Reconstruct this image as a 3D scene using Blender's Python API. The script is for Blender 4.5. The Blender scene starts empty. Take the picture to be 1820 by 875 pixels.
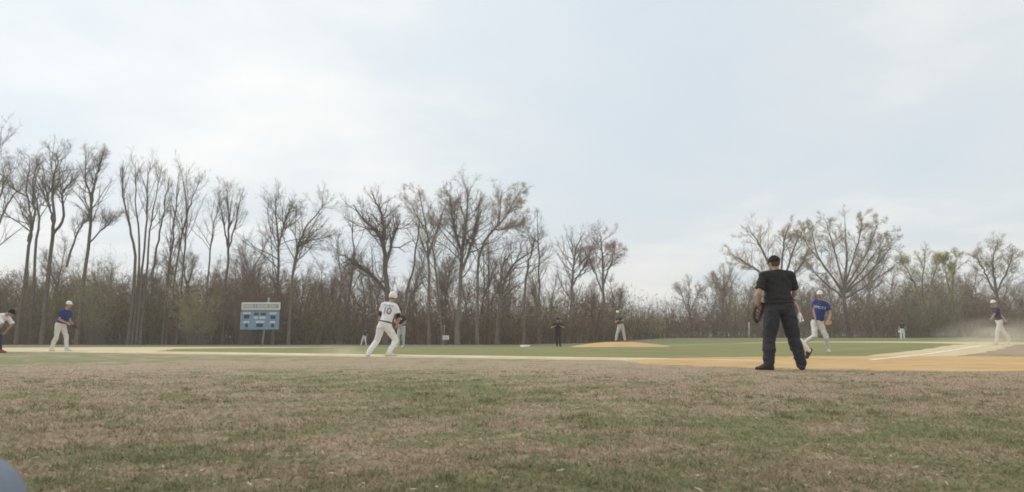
import bpy, bmesh, math, random
import numpy as np
from mathutils import Vector, Matrix, noise
from mathutils.bvhtree import BVHTree

SC = bpy.context.scene
COL = SC.collection
R = math.radians

# ------------------------------------------------------------------ camera
CAM_H = 0.545
W0, H0 = 1820.0, 875.0
FPX = 1200.0
HOR = 596.0
PITCH = math.atan((HOR - H0 / 2) / FPX)
cam = bpy.data.cameras.new('camera')
cam.sensor_width = 36.0
cam.lens = FPX / W0 * 36.0
cam.clip_start = 0.05
cam.clip_end = 2000.0
cam.dof.use_dof = True
cam.dof.focus_distance = 22.0
cam.dof.aperture_fstop = 5.0
cam_ob = bpy.data.objects.new('camera', cam)
COL.objects.link(cam_ob)
cam_ob.location = (0, 0, CAM_H)
cam_ob.rotation_euler = (math.pi / 2 + PITCH, 0, 0)
SC.camera = cam_ob

# ------------------------------------------------------------------ sky and light
SUN_EL, SUN_AZ = R(42), R(-62)          # azimuth from +Y towards +X
world = bpy.data.worlds.new('World')
SC.world = world
world.use_nodes = True
nt = world.node_tree
nt.nodes.clear()


def nd(tree, kind, **kw):
    n = tree.nodes.new(kind)
    for k, v in kw.items():
        if k == 'inp':
            for a, b in v.items():
                n.inputs[a].default_value = b
        else:
            setattr(n, k, v)
    return n


def ln(tree, a, b):
    tree.links.new(a, b)


def ramp(tree, stops, interp='LINEAR'):
    r = tree.nodes.new('ShaderNodeValToRGB')
    cr = r.color_ramp
    cr.interpolation = interp
    while len(cr.elements) > 1:
        cr.elements.remove(cr.elements[-1])
    for i, (p, c) in enumerate(stops):
        e = cr.elements[0] if i == 0 else cr.elements.new(p)
        e.position = p
        e.color = c if len(c) == 4 else (*c, 1)
    return r


SKY_OFF = (8.4, 3.9, 0)
w_out = nd(nt, 'ShaderNodeOutputWorld')
w_bg = nd(nt, 'ShaderNodeBackground', inp={'Strength': 0.1})
sky = nd(nt, 'ShaderNodeTexSky', sky_type='NISHITA')
sky.sun_disc = False
sky.sun_elevation = SUN_EL
sky.sun_rotation = SUN_AZ
sky.altitude = 50
sky.air_density = 1.0
sky.dust_density = 2.0
tc = nd(nt, 'ShaderNodeTexCoord')
sep = nd(nt, 'ShaderNodeSeparateXYZ')
ln(nt, tc.outputs['Generated'], sep.inputs[0])
# cloud deck: project the view direction onto a flat layer overhead
zz = nd(nt, 'ShaderNodeMath', operation='MAXIMUM', inp={1: 0.0})
ln(nt, sep.outputs['Z'], zz.inputs[0])
za = nd(nt, 'ShaderNodeMath', operation='ADD', inp={1: 0.16})
ln(nt, zz.outputs[0], za.inputs[0])
dx = nd(nt, 'ShaderNodeMath', operation='DIVIDE')
dy = nd(nt, 'ShaderNodeMath', operation='DIVIDE')
ln(nt, sep.outputs['X'], dx.inputs[0]); ln(nt, za.outputs[0], dx.inputs[1])
ln(nt, sep.outputs['Y'], dy.inputs[0]); ln(nt, za.outputs[0], dy.inputs[1])
cmb = nd(nt, 'ShaderNodeCombineXYZ')
ln(nt, dx.outputs[0], cmb.inputs[0]); ln(nt, dy.outputs[0], cmb.inputs[1])
n1 = nd(nt, 'ShaderNodeTexNoise', inp={'Scale': 0.62, 'Detail': 6.0, 'Roughness': 0.5, 'Distortion': 0.3})
mp = nd(nt, 'ShaderNodeMapping', inp={'Location': SKY_OFF})
ln(nt, cmb.outputs[0], mp.inputs[0]); ln(nt, mp.outputs[0], n1.inputs['Vector'])
n2 = nd(nt, 'ShaderNodeTexNoise', inp={'Scale': 2.2, 'Detail': 5.0, 'Roughness': 0.55})
ln(nt, mp.outputs[0], n2.inputs['Vector'])
nm = nd(nt, 'ShaderNodeMix', data_type='FLOAT', inp={0: 0.25})
ln(nt, n1.outputs['Fac'], nm.inputs[2]); ln(nt, n2.outputs['Fac'], nm.inputs[3])
cr = ramp(nt, [(0.36, (6.7, 7.45, 8.1)), (0.47, (7.2, 7.8, 8.2)), (0.56, (8.4, 8.6, 8.6)), (0.66, (9.45, 9.3, 9.0))])
ln(nt, nm.outputs[0], cr.inputs['Fac'])
mixs = nd(nt, 'ShaderNodeMix', data_type='RGBA', inp={0: 0.93})
ln(nt, sky.outputs['Color'], mixs.inputs[6]); ln(nt, cr.outputs['Color'], mixs.inputs[7])
# thin overcast is brighter round the veiled sun
sdv = nd(nt, 'ShaderNodeVectorMath', operation='DOT_PRODUCT')
sdv.inputs[1].default_value = (math.sin(SUN_AZ) * math.cos(SUN_EL), math.cos(SUN_AZ) * math.cos(SUN_EL), math.sin(SUN_EL))
ln(nt, tc.outputs['Generated'], sdv.inputs[0])
gl = nd(nt, 'ShaderNodeMapRange', interpolation_type='SMOOTHSTEP', inp={1: 0.25, 2: 1.0, 3: 1.0, 4: 1.13})
ln(nt, sdv.outputs['Value'], gl.inputs[0])
glm = nd(nt, 'ShaderNodeVectorMath', operation='SCALE')
ln(nt, mixs.outputs[2], glm.inputs[0]); ln(nt, gl.outputs[0], glm.inputs['Scale'])
ln(nt, glm.outputs[0], w_bg.inputs['Color'])
ln(nt, w_bg.outputs[0], w_out.inputs['Surface'])

sun = bpy.data.lights.new('sun', 'SUN')
sun.energy = 1.3
sun.angle = R(13)
sun.color = (1.0, 0.96, 0.9)
sun_ob = bpy.data.objects.new('sun', sun)
COL.objects.link(sun_ob)
sd = Vector((math.sin(SUN_AZ) * math.cos(SUN_EL), math.cos(SUN_AZ) * math.cos(SUN_EL), math.sin(SUN_EL)))
sun_ob.rotation_euler = sd.to_track_quat('Z', 'Y').to_euler()
sun_ob.location = (-40, 20, 60)

SC.view_settings.view_transform = 'Standard'
SC.view_settings.look = 'None'
SC.view_settings.exposure = 0.10
SC.view_settings.gamma = 1.0
SC.render.engine = 'CYCLES'
SC.cycles.use_denoising = True
SC.cycles.max_bounces = 6
SC.cycles.volume_bounces = 2
SC.cycles.transparent_max_bounces = 8
SC.cycles.pixel_filter_type = 'BLACKMAN_HARRIS'
SC.cycles.filter_width = 1.8
SC.cycles.volume_step_rate = 1.0

# ------------------------------------------------------------------ helpers
def sst(a, b, x):
    t = min(1.0, max(0.0, (x - a) / (b - a)))
    return t * t * (3 - 2 * t)


def sst_np(a, b, x):
    t = np.clip((x - a) / (b - a), 0, 1)
    return t * t * (3 - 2 * t)


def ground_z(x, y):
    left = 1 - sst(-2, 26, x)
    z = -0.55 * sst(26, 68, y) * left
    z += 0.15 * sst(7, 20, x) * sst(15, 28, y)
    return z


def ground_np(x, y):
    left = 1 - sst_np(-2, 26, x)
    z = -0.55 * sst_np(26, 68, y) * left
    z += 0.15 * sst_np(7, 20, x) * sst_np(15, 28, y)
    return z


CT, ST = math.cos(PITCH), math.sin(PITCH)


def at(px, py, Y):
    """world point seen at a photo pixel when its distance along +Y is Y"""
    u = (px - W0 / 2) / FPX
    v = (H0 / 2 - py) / FPX
    # ray = u*X + (CT - v*ST)*Y + (ST + v*CT)*Z
    k = Y / (CT - v * ST)
    return Vector((u * k, Y, CAM_H + (ST + v * CT) * k))


def on_ground(px, Y):
    k = Y / CT
    x = (px - W0 / 2) / FPX * k
    return Vector((x, Y, ground_z(x, Y)))


def tag(o, label=None, cat=None, group=None, kind=None):
    if label: o['label'] = label
    if cat: o['category'] = cat
    if group: o['group'] = group
    if kind: o['kind'] = kind
    return o


def empty(name, loc, rz=0.0):
    o = bpy.data.objects.new(name, None)
    COL.objects.link(o)
    o.empty_display_size = 0.2
    o.location = loc
    o.rotation_euler = (0, 0, rz)
    return o


def link(name, me, mat=None, parent=None, smooth=False):
    o = bpy.data.objects.new(name, me)
    COL.objects.link(o)
    if mat is not None and not me.materials:
        me.materials.append(mat)
    if parent: o.parent = parent
    if smooth:
        me.polygons.foreach_set('use_smooth', [True] * len(me.polygons))
    return o


def np_mesh(name, verts, faces, nside):
    """verts (N,3) array, faces (M,nside) array"""
    me = bpy.data.meshes.new(name)
    nv, nf = len(verts), len(faces)
    me.vertices.add(nv)
    me.vertices.foreach_set('co', np.asarray(verts, dtype=np.float32).ravel())
    me.loops.add(nf * nside)
    me.loops.foreach_set('vertex_index', np.asarray(faces, dtype=np.int32).ravel())
    me.polygons.add(nf)
    me.polygons.foreach_set('loop_start', np.arange(0, nf * nside, nside, dtype=np.int32))
    me.polygons.foreach_set('loop_total', np.full(nf, nside, dtype=np.int32))
    me.update()
    return me


class MB:
    """collects boxes and tubes into one mesh"""
    def __init__(s):
        s.v, s.f = [], []

    def box(s, c, d, bevel=0.0, rz=0.0):
        bm = bmesh.new()
        bmesh.ops.create_cube(bm, size=1.0)
        bmesh.ops.scale(bm, vec=d, verts=bm.verts)
        if bevel > 0:
            bmesh.ops.bevel(bm, geom=list(bm.edges), offset=bevel, segments=2, affect='EDGES', profile=0.5)
        m = Matrix.Translation(c) @ Matrix.Rotation(rz, 4, 'Z')
        return s.bm(bm, m)

    def bm(s, bm, m=Matrix()):
        o = len(s.v)
        bm.verts.index_update()
        for v in bm.verts: s.v.append(tuple(m @ v.co))
        for f in bm.faces: s.f.append(tuple(o + v.index for v in f.verts))
        bm.free()
        return s

    def tube(s, pts, rad, n=10):
        o = len(s.v)
        pts = [Vector(p) for p in pts]
        if not hasattr(rad, '__len__'): rad = [rad] * len(pts)
        for i, p in enumerate(pts):
            d = (pts[min(i + 1, len(pts) - 1)] - pts[max(i - 1, 0)]).normalized()
            a = d.orthogonal().normalized() if i == 0 else (a - d * a.dot(d)).normalized()
            b = d.cross(a)
            for k in range(n):
                t = 2 * math.pi * k / n
                s.v.append(tuple(p + (a * math.cos(t) + b * math.sin(t)) * rad[i]))
        for i in range(len(pts) - 1):
            for k in range(n):
                s.f.append((o + i * n + k, o + i * n + (k + 1) % n, o + (i + 1) * n + (k + 1) % n, o + (i + 1) * n + k))
        s.f.append(tuple(o + k for k in reversed(range(n))))
        s.f.append(tuple(o + (len(pts) - 1) * n + k for k in range(n)))
        return s

    def ball(s, c, r, rot=None, seg=14):
        bm = bmesh.new()
        bmesh.ops.create_uvsphere(bm, u_segments=seg, v_segments=max(8, seg * 2 // 3), radius=1.0)
        if not hasattr(r, '__len__'): r = (r, r, r)
        m = Matrix.Translation(c) @ (rot.to_4x4() if rot else Matrix()) @ Matrix.Diagonal((*r, 1))
        return s.bm(bm, m)

    def mesh(s, name):
        me = bpy.data.meshes.new(name)
        me.from_pydata(s.v, [], s.f)
        me.update()
        return me

    def build(s, name, mat, parent=None, smooth=False):
        return link(name, s.mesh(name), mat, parent, smooth)


# ------------------------------------------------------------------ materials
MATS = {}


def mat_base(name):
    m = bpy.data.materials.new(name)
    m.use_nodes = True
    t = m.node_tree
    b = t.nodes['Principled BSDF']
    b.inputs['Specular IOR Level'].default_value = 0.25
    MATS[name] = m
    return m, t, b


def simple(name, c, rough=0.8, var=0.15, scale=12.0, bump=0.0, spec=0.25, metal=0.0, detail=4.0):
    m, t, b = mat_base(name)
    b.inputs['Roughness'].default_value = rough
    b.inputs['Specular IOR Level'].default_value = spec
    b.inputs['Metallic'].default_value = metal
    co = nd(t, 'ShaderNodeTexCoord')
    n = nd(t, 'ShaderNodeTexNoise', inp={'Scale': scale, 'Detail': detail, 'Roughness': 0.6})
    ln(t, co.outputs['Object'], n.inputs['Vector'])
    r = ramp(t, [(0.25, tuple(x * (1 - var) for x in c)), (0.75, tuple(min(1, x * (1 + var)) for x in c))])
    ln(t, n.outputs['Fac'], r.inputs['Fac'])
    ln(t, r.outputs['Color'], b.inputs['Base Color'])
    if bump:
        bp = nd(t, 'ShaderNodeBump', inp={'Strength': bump, 'Distance': 0.02})
        ln(t, n.outputs['Fac'], bp.inputs['Height'])
        ln(t, bp.outputs['Normal'], b.inputs['Normal'])
    return m


def world_noise(t, scale, detail=5.0, rough=0.6, off=(0, 0, 0), stretch=(1, 1, 1)):
    g = nd(t, 'ShaderNodeNewGeometry')
    m = nd(t, 'ShaderNodeMapping', inp={'Location': off, 'Scale': stretch})
    ln(t, g.outputs['Position'], m.inputs[0])
    n = nd(t, 'ShaderNodeTexNoise', inp={'Scale': scale, 'Detail': detail, 'Roughness': rough})
    ln(t, m.outputs[0], n.inputs['Vector'])
    return n.outputs['Fac']


def mixc(t, fac, a, b, mode='MIX'):
    m = nd(t, 'ShaderNodeMix', data_type='RGBA', blend_type=mode)
    for s, x in ((0, fac), (6, a), (7, b)):
        if hasattr(x, 'node'):
            ln(t, x, m.inputs[s])
        else:
            m.inputs[s].default_value = x if s == 0 else (*x, 1) if len(x) == 3 else x
    return m.outputs[2]


def rampv(t, fac, stops):
    r = ramp(t, stops)
    ln(t, fac, r.inputs['Fac'])
    return r.outputs['Color']


BROWN_A, BROWN_B = (0.31, 0.225, 0.15), (0.44, 0.34, 0.235)
GREEN_A, GREEN_B = (0.16, 0.175, 0.08), (0.26, 0.258, 0.125)


def turf_colour(t, use_rnd=False):
    """dormant turf: straw brown with green patches; patches fixed in the world"""
    patch = world_noise(t, 1.7, 6.0, 0.66, (3.1, 8.2, 0))
    big = world_noise(t, 0.13, 3.0, 0.5, (1.7, 4.4, 0))
    fine = world_noise(t, 9.0, 4.0, 0.65)
    add = nd(t, 'ShaderNodeMath', operation='MULTIPLY_ADD', inp={1: 0.85, 2: -0.425})
    ln(t, big, add.inputs[0])
    s = nd(t, 'ShaderNodeMath', operation='ADD')
    ln(t, patch, s.inputs[0]); ln(t, add.outputs[0], s.inputs[1])
    s2 = nd(t, 'ShaderNodeMath', operation='MULTIPLY_ADD', inp={1: 0.34, 2: -0.17})
    ln(t, fine, s2.inputs[0])
    s3 = nd(t, 'ShaderNodeMath', operation='ADD')
    ln(t, s.outputs[0], s3.inputs[0]); ln(t, s2.outputs[0], s3.inputs[1])
    tot = s3.outputs[0]
    if use_rnd:
        at_ = nd(t, 'ShaderNodeAttribute', attribute_name='rnd')
        s4 = nd(t, 'ShaderNodeMath', operation='MULTIPLY_ADD', inp={1: 0.30, 2: -0.15})
        ln(t, at_.outputs['Fac'], s4.inputs[0])
        s5 = nd(t, 'ShaderNodeMath', operation='ADD')
        ln(t, tot, s5.inputs[0]); ln(t, s4.outputs[0], s5.inputs[1])
        tot = s5.outputs[0]
    g = rampv(t, tot, [(0.485, (0, 0, 0)), (0.585, (1, 1, 1))])
    v = world_noise(t, 22.0, 3.0, 0.7)
    if use_rnd:
        at2 = nd(t, 'ShaderNodeAttribute', attribute_name='rnd2')
        v = at2.outputs['Fac']
    br = mixc(t, v, BROWN_A, BROWN_B)
    gr = mixc(t, v, GREEN_A, GREEN_B)
    return mixc(t, g, br, gr), fine


# foul ground / outfield
m, t, b = mat_base('foul_turf')
c, fine = turf_colour(t)
# greener beyond the infield (outfield grass is kept), by distance up the field
g = nd(t, 'ShaderNodeNewGeometry')
sp = nd(t, 'ShaderNodeSeparateXYZ'); ln(t, g.outputs['Position'], sp.inputs[0])
mr = nd(t, 'ShaderNodeMapRange', inp={1: 28.0, 2: 36.0}); ln(t, sp.outputs['Y'], mr.inputs[0])
og = mixc(t, world_noise(t, 0.35, 4.0), (0.145, 0.17, 0.065), (0.215, 0.22, 0.09))
c = mixc(t, mr.outputs[0], c, og)
ln(t, c, b.inputs['Base Color'])
b.inputs['Roughness'].default_value = 0.95
bp = nd(t, 'ShaderNodeBump', inp={'Strength': 0.6, 'Distance': 0.03}); ln(t, fine, bp.inputs['Height'])
ln(t, bp.outputs[0], b.inputs['Normal'])

m, t, b = mat_base('turf_blade')
c, _ = turf_colour(t, True)
ln(t, c, b.inputs['Base Color'])
b.inputs['Roughness'].default_value = 0.8
tr = nd(t, 'ShaderNodeBsdfTranslucent'); ln(t, c, tr.inputs['Color'])
ms = nd(t, 'ShaderNodeMixShader', inp={0: 0.4}); ln(t, b.outputs[0], ms.inputs[1]); ln(t, tr.outputs[0], ms.inputs[2])
ln(t, ms.outputs[0], t.nodes['Material Output'].inputs['Surface'])

m, t, b = mat_base('infield_turf')
c = mixc(t, world_noise(t, 0.30, 5.0, 0.6), (0.155, 0.175, 0.06), (0.255, 0.245, 0.09))
c2 = mixc(t, rampv(t, world_noise(t, 1.3, 5.0, 0.65, (5, 2, 0), (0.35, 1.0, 1)), [(0.48, (0, 0, 0)), (0.70, (0.9, 0.9, 0.9))]), c, (0.33, 0.27, 0.14))
ln(t, c2, b.inputs['Base Color'])
b.inputs['Roughness'].default_value = 0.95

def dirt_mat(name, a, b_, c_):
    m, t, b = mat_base(name)
    f1 = world_noise(t, 0.45, 5.0, 0.6, (2, 7, 0), (0.6, 1.3, 1))
    f2 = world_noise(t, 2.2, 7.0, 0.7, (0, 0, 0), (0.45, 1.2, 1))
    col = mixc(t, rampv(t, f1, [(0.35, (0, 0, 0)), (0.68, (1, 1, 1))]), a, b_)
    col = mixc(t, rampv(t, f2, [(0.47, (0, 0, 0)), (0.68, (0.9, 0.9, 0.9))]), col, c_)
    ln(t, col, b.inputs['Base Color'])
    b.inputs['Roughness'].default_value = 0.95
    return m

dirt_mat('dirt_path', (0.60, 0.48, 0.27), (0.67, 0.57, 0.36), (0.50, 0.37, 0.19))
dirt_mat('dirt_home', (0.56, 0.345, 0.145), (0.61, 0.44, 0.225), (0.40, 0.235, 0.095))
dirt_mat('dirt_mound', (0.58, 0.37, 0.16), (0.57, 0.45, 0.22), (0.50, 0.31, 0.13))
simple('chalk', (0.82, 0.78, 0.68), 0.95, 0.12, 6)
simple('warning_track', (0.27, 0.25, 0.22), 0.95, 0.2, 1.5)
simple('leaf_litter', (0.19, 0.145, 0.10), 0.95, 0.3, 3, 0.5)
simple('white_rubber', (0.82, 0.82, 0.78), 0.6, 0.06)

simple('bark_dark', (0.155, 0.122, 0.10), 0.9, 0.35, 4, 0.4)
simple('bark_grey', (0.20, 0.168, 0.14), 0.9, 0.35, 4, 0.4)
simple('bark_pale', (0.26, 0.235, 0.205), 0.9, 0.3, 3, 0.4)
simple('twig_dark', (0.30, 0.225, 0.175), 0.9, 0.25, 0.6)
simple('twig_tan', (0.42, 0.32, 0.22), 0.9, 0.25, 0.6)
simple('twig_red', (0.26, 0.165, 0.13), 0.9, 0.25, 0.6)
simple('twig_maple', (0.34, 0.195, 0.18), 0.9, 0.25, 0.6)
simple('twig_olive', (0.40, 0.34, 0.22), 0.9, 0.25, 0.6)
simple('bud_olive', (0.40, 0.37, 0.12), 0.9, 0.25, 0.6)
simple('bud_tan', (0.45, 0.36, 0.23), 0.9, 0.2, 0.6)
simple('bud_maple', (0.46, 0.20, 0.18), 0.9, 0.2, 0.6)
simple('vine', (0.20, 0.145, 0.118), 0.9, 0.3, 1.0)


def brush_mat():
    m, t, b = mat_base('brush')
    f = world_noise(t, 0.16, 3.0, 0.5, (0, 0, 0), (1, 0.4, 0.8))
    a = nd(t, 'ShaderNodeAttribute', attribute_name='rnd')
    c = rampv(t, f, [(0.34, (0.24, 0.15, 0.11)), (0.5, (0.225, 0.16, 0.115)), (0.66, (0.25, 0.215, 0.10))])
    c = mixc(t, a.outputs['Fac'], mixc(t, 1.0, c, (0.34, 0.33, 0.32), 'MULTIPLY'), mixc(t, 1.0, c, (1.6, 1.55, 1.5), 'MULTIPLY'))
    ln(t, c, b.inputs['Base Color'])
    b.inputs['Roughness'].default_value = 0.95
brush_mat()

# ------------------------------------------------------------------ ground
def grid_axis(segs):
    out = []
    for a, b_, n in segs:
        out += list(np.linspace(a, b_, n, endpoint=False))
    out.append(segs[-1][1])
    return np.array(out)

gx = grid_axis([(-400, -120, 8), (-120, -30, 30), (-30, 40, 70), (40, 120, 26), (120, 400, 8)])
gy = grid_axis([(-30, 0, 8), (0, 40, 60), (40, 120, 50), (120, 500, 12)])
X, Y = np.meshgrid(gx, gy)
Z = ground_np(X, Y)
V = np.stack([X, Y, Z], -1).reshape(-1, 3)
nx, ny = len(gx), len(gy)
i = np.arange(nx * ny).reshape(ny, nx)
F = np.stack([i[:-1, :-1], i[:-1, 1:], i[1:, 1:], i[1:, :-1]], -1).reshape(-1, 4)
o = link('ground', np_mesh('ground', V, F, 4), MATS['foul_turf'], smooth=True)
tag(o, 'patchy brown and green grass ground of the ball field', 'ground', kind='structure')


def sheet(name, poly, lift, mat, label, cat, step=0.9, rag=0.0, seed=0, gs=1.4):
    """flat polygon laid over the terrain, outline made uneven by rag metres"""
    rnd = random.Random(seed)
    pts = []
    n = len(poly)
    for k in range(n):
        a, b_ = Vector(poly[k]), Vector(poly[(k + 1) % n])
        m_ = max(1, int((b_ - a).length / step))
        for j in range(m_):
            p = a.lerp(b_, j / m_)
            if rag:
                d_ = (b_ - a).normalized()
                p = p + Vector((-d_.y, d_.x)) * rnd.uniform(-rag, rag)      # across the outline only, so it never crosses itself
            pts.append(p)
    bm = bmesh.new()
    vs = [bm.verts.new((p.x, p.y, 0)) for p in pts]
    f = bm.faces.new(vs)
    bmesh.ops.triangulate(bm, faces=[f])
    # cut on a grid so the sheet follows the terrain
    xs = [v.co.x for v in bm.verts]; ys = [v.co.y for v in bm.verts]
    x = math.floor(min(xs) / gs) * gs + gs
    while x < max(xs):
        bmesh.ops.bisect_plane(bm, geom=bm.verts[:] + bm.edges[:] + bm.faces[:], plane_co=(x, 0, 0), plane_no=(1, 0, 0)); x += gs
    y = math.floor(min(ys) / gs) * gs + gs
    while y < max(ys):
        bmesh.ops.bisect_plane(bm, geom=bm.verts[:] + bm.edges[:] + bm.faces[:], plane_co=(0, y, 0), plane_no=(0, 1, 0)); y += gs
    for v in bm.verts: v.co.z = ground_z(v.co.x, v.co.y) + lift
    bmesh.ops.recalc_face_normals(bm, faces=bm.faces[:])
    if bm.faces[:] and bm.faces[:][0].normal.z < 0:
        bmesh.ops.reverse_faces(bm, faces=bm.faces[:])
    # skirt: the rim runs down into the ground, no gap under the sheet
    cx, cy = sum(xs) / len(xs), sum(ys) / len(ys)
    ext = bmesh.ops.extrude_edge_only(bm, edges=[e_ for e_ in bm.edges if e_.is_boundary])
    for v in ext['geom']:
        if isinstance(v, bmesh.types.BMVert):
            d_ = Vector((v.co.x - cx, v.co.y - cy, 0)).normalized()
            v.co += d_ * 0.12; v.co.z = ground_z(v.co.x, v.co.y) - 0.004
    bmesh.ops.recalc_face_normals(bm, faces=bm.faces[:])
    if max(bm.faces, key=lambda f_: f_.calc_area()).normal.z < 0:
        bmesh.ops.reverse_faces(bm, faces=bm.faces[:])
    me = bpy.data.meshes.new(name)
    bm.to_mesh(me); bm.free()
    o = link(name, me, MATS[mat])
    tag(o, label, cat, kind='structure')
    return o


HOME = Vector((6.9, 13.9)); THIRD = Vector((-18.3, 24.6)); FIRST = Vector((24.5, 33.5)); SECOND = Vector((0.9, 44.3))
MOUND = Vector((5.7, 36.0))
d3 = (THIRD - HOME).normalized(); d1 = (FIRST - HOME).normalized()
n3 = Vector((-d3.y, d3.x)); n3 = n3 if n3.y < 0 else -n3          # towards foul ground by third base line
n1_ = Vector((-d1.y, d1.x)); n1_ = n1_ if n1_.x > 0 else -n1_     # towards foul ground by first base line
# skinned infield: baselines plus an arc beyond the bases
poly = [HOME + n3 * 0.75, HOME + d3 * 24 + n3 * 0.75, THIRD + d3 * 1 + n3 * 1.6, THIRD + d3 * 5 + n3 * 0.3]
a0 = THIRD + d3 * 8.2
cpt = (HOME + SECOND) / 2 + Vector((0, -2.0))
rad0 = (a0 - cpt).length
ang0 = math.atan2(a0.y - cpt.y, a0.x - cpt.x)
a1 = FIRST + d1 * 8.2
ang1 = math.atan2(a1.y - cpt.y, a1.x - cpt.x)
rad1 = (a1 - cpt).length
for k in range(25):
    u = k / 24
    an = ang0 + (ang1 - ang0) * u
    rr = rad0 + (rad1 - rad0) * u
    # the back of the arc stays close behind second base
    back = (SECOND - cpt).length + 0.9
    w = math.sin(math.pi * u) ** 0.8
    rr = rr * (1 - w) + min(rr, back) * w
    poly.append(cpt + Vector((math.cos(an), math.sin(an))) * rr)
poly += [FIRST + d1 * 5 + n1_ * 0.6, FIRST + n1_ * 1.6, HOME + d1 * 20 + n1_ * 0.85, HOME + d1 * 5 + n1_ * 0.9, HOME + n1_ * 0.9]
sheet('infield_dirt', poly, 0.004, 'dirt_path', 'pale tan dirt of the base paths and infield arc', 'dirt', rag=0.14, seed=3, step=0.6)
# infield grass
ig = [HOME + d3 * 3.2 + (-n3) * 1.05, HOME + d3 * 19.5 - n3 * 1.15]
c3 = THIRD - d1 * 0 + d1 * 1.0
for k in range(7):
    u = k / 6
    p0 = HOME + d3 * 21.0 - n3 * 1.2; p2 = THIRD + (SECOND - THIRD).normalized() * 6.5 - (SECOND - HOME).normalized() * 2.0
    pm = THIRD + (SECOND - THIRD).normalized() * 3.4 - d3 * 3.2
    ig.append(p0 * (1 - u) ** 2 + pm * 2 * u * (1 - u) + p2 * u * u)
ig.append(SECOND + (THIRD - SECOND).normalized() * 6.0 + (HOME - SECOND).normalized() * 0.1)
ig.append(SECOND + (HOME - SECOND).normalized() * 1.6)
ig.append(SECOND + (FIRST - SECOND).normalized() * 4.0 - (HOME - SECOND).normalized() * 1.6)
ig.append((SECOND + FIRST) / 2 + (SECOND - HOME).normalized() * 6 + Vector((2.5, 0)))
ig.append(FIRST + (SECOND - FIRST).normalized() * 8.0 + (SECOND - HOME).normalized() * 4.5 + Vector((2, 0)))
ig.append(FIRST + (SECOND - FIRST).normalized() * 4.0 - (SECOND - HOME).normalized() * 1.0)
ig.append(FIRST - d1 * 5.0 - n1_ * 1.1)
ig.append(HOME + d1 * 3.2 - n1_ * 1.0)
sheet('infield_grass', ig, 0.008, 'infield_turf', 'green infield grass inside the base paths', 'grass', rag=0.09, seed=5)
hc = [Vector((9.2, 13.95)) + Vector((math.cos(2 * math.pi * k / 48) * 6.7, math.sin(2 * math.pi * k / 48) * 3.65)) for k in range(48)]
sheet('home_plate_dirt', hc, 0.012, 'dirt_home', 'orange tan dirt circle around home plate', 'dirt', rag=0.16, seed=8, step=0.35)


def line_strip(name, a, b_, w, lift, mat, label, cat, seed=1):
    d = (b_ - a).normalized(); n = Vector((-d.y, d.x)) * (w / 2)
    return sheet(name, [a + n, b_ + n, b_ - n, a - n], lift, mat, label, cat, step=0.5, rag=0.02, seed=seed)

line_strip('chalk_line', HOME + d3 * 1.5, THIRD, 0.12, 0.017, 'chalk', 'white chalk foul line along the third base path', 'line')
line_strip('chalk_line', HOME + d1 * 1.5, FIRST + d1 * 3, 0.12, 0.017, 'chalk', 'white chalk foul line along the first base path', 'line', 2)
# warning track dirt before the trees
wt = [(-60, 70.5), (-14, 70.5), (0, 71), (20, 74), (20, 76.0), (0, 74.5), (-14, 74.5), (-60, 74.5)]
sheet('warning_track', [Vector(p) for p in wt], 0.006, 'warning_track', 'greyish track between the outfield grass and the trees', 'track', rag=0.12, seed=11)
fl = [(-90, 75.5), (-14, 75.5), (0, 75.8), (24, 78), (45, 97), (120, 98), (260, 105), (260, 260), (-90, 260)]
sheet('wood_floor', [Vector(p) for p in fl], 0.010, 'leaf_litter', 'brown leaf covered floor of the wood behind the field', 'ground', rag=0.4, seed=12, step=3, gs=8.0)

# pitcher's mound: a low dome
bm = bmesh.new()
ring = [(2.75, 0.0), (2.4, 0.05), (1.9, 0.12), (1.3, 0.19), (0.8, 0.235), (0.0, 0.25)]
prev = None
zb = ground_z(MOUND.x, MOUND.y)
rr = random.Random(4)
for (r_, h_) in ring[:-1]:
    cur = []
    for k in range(36):
        an = 2 * math.pi * k / 36
        q = r_ * (1 + 0.03 * math.sin(3 * an + r_) + rr.uniform(-.012, .012))
        cur.append(bm.verts.new((q * math.cos(an), q * math.sin(an), h_ - (0.03 if h_ == 0 else 0))))
    if prev:
        for k in range(36):
            bm.faces.new((prev[k], prev[(k + 1) % 36], cur[(k + 1) % 36], cur[k]))
    prev = cur
top = bm.verts.new((0, 0, 0.25))
for k in range(36): bm.faces.new((prev[k], prev[(k + 1) % 36], top))
me = bpy.data.meshes.new('pitchers_mound'); bm.to_mesh(me); bm.free()
o = link('pitchers_mound', me, MATS['dirt_mound'], smooth=True)
o.location = (MOUND.x, MOUND.y, zb + 0.012)
tag(o, 'low tan dirt mound under the pitcher', 'mound', kind='structure')

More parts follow.
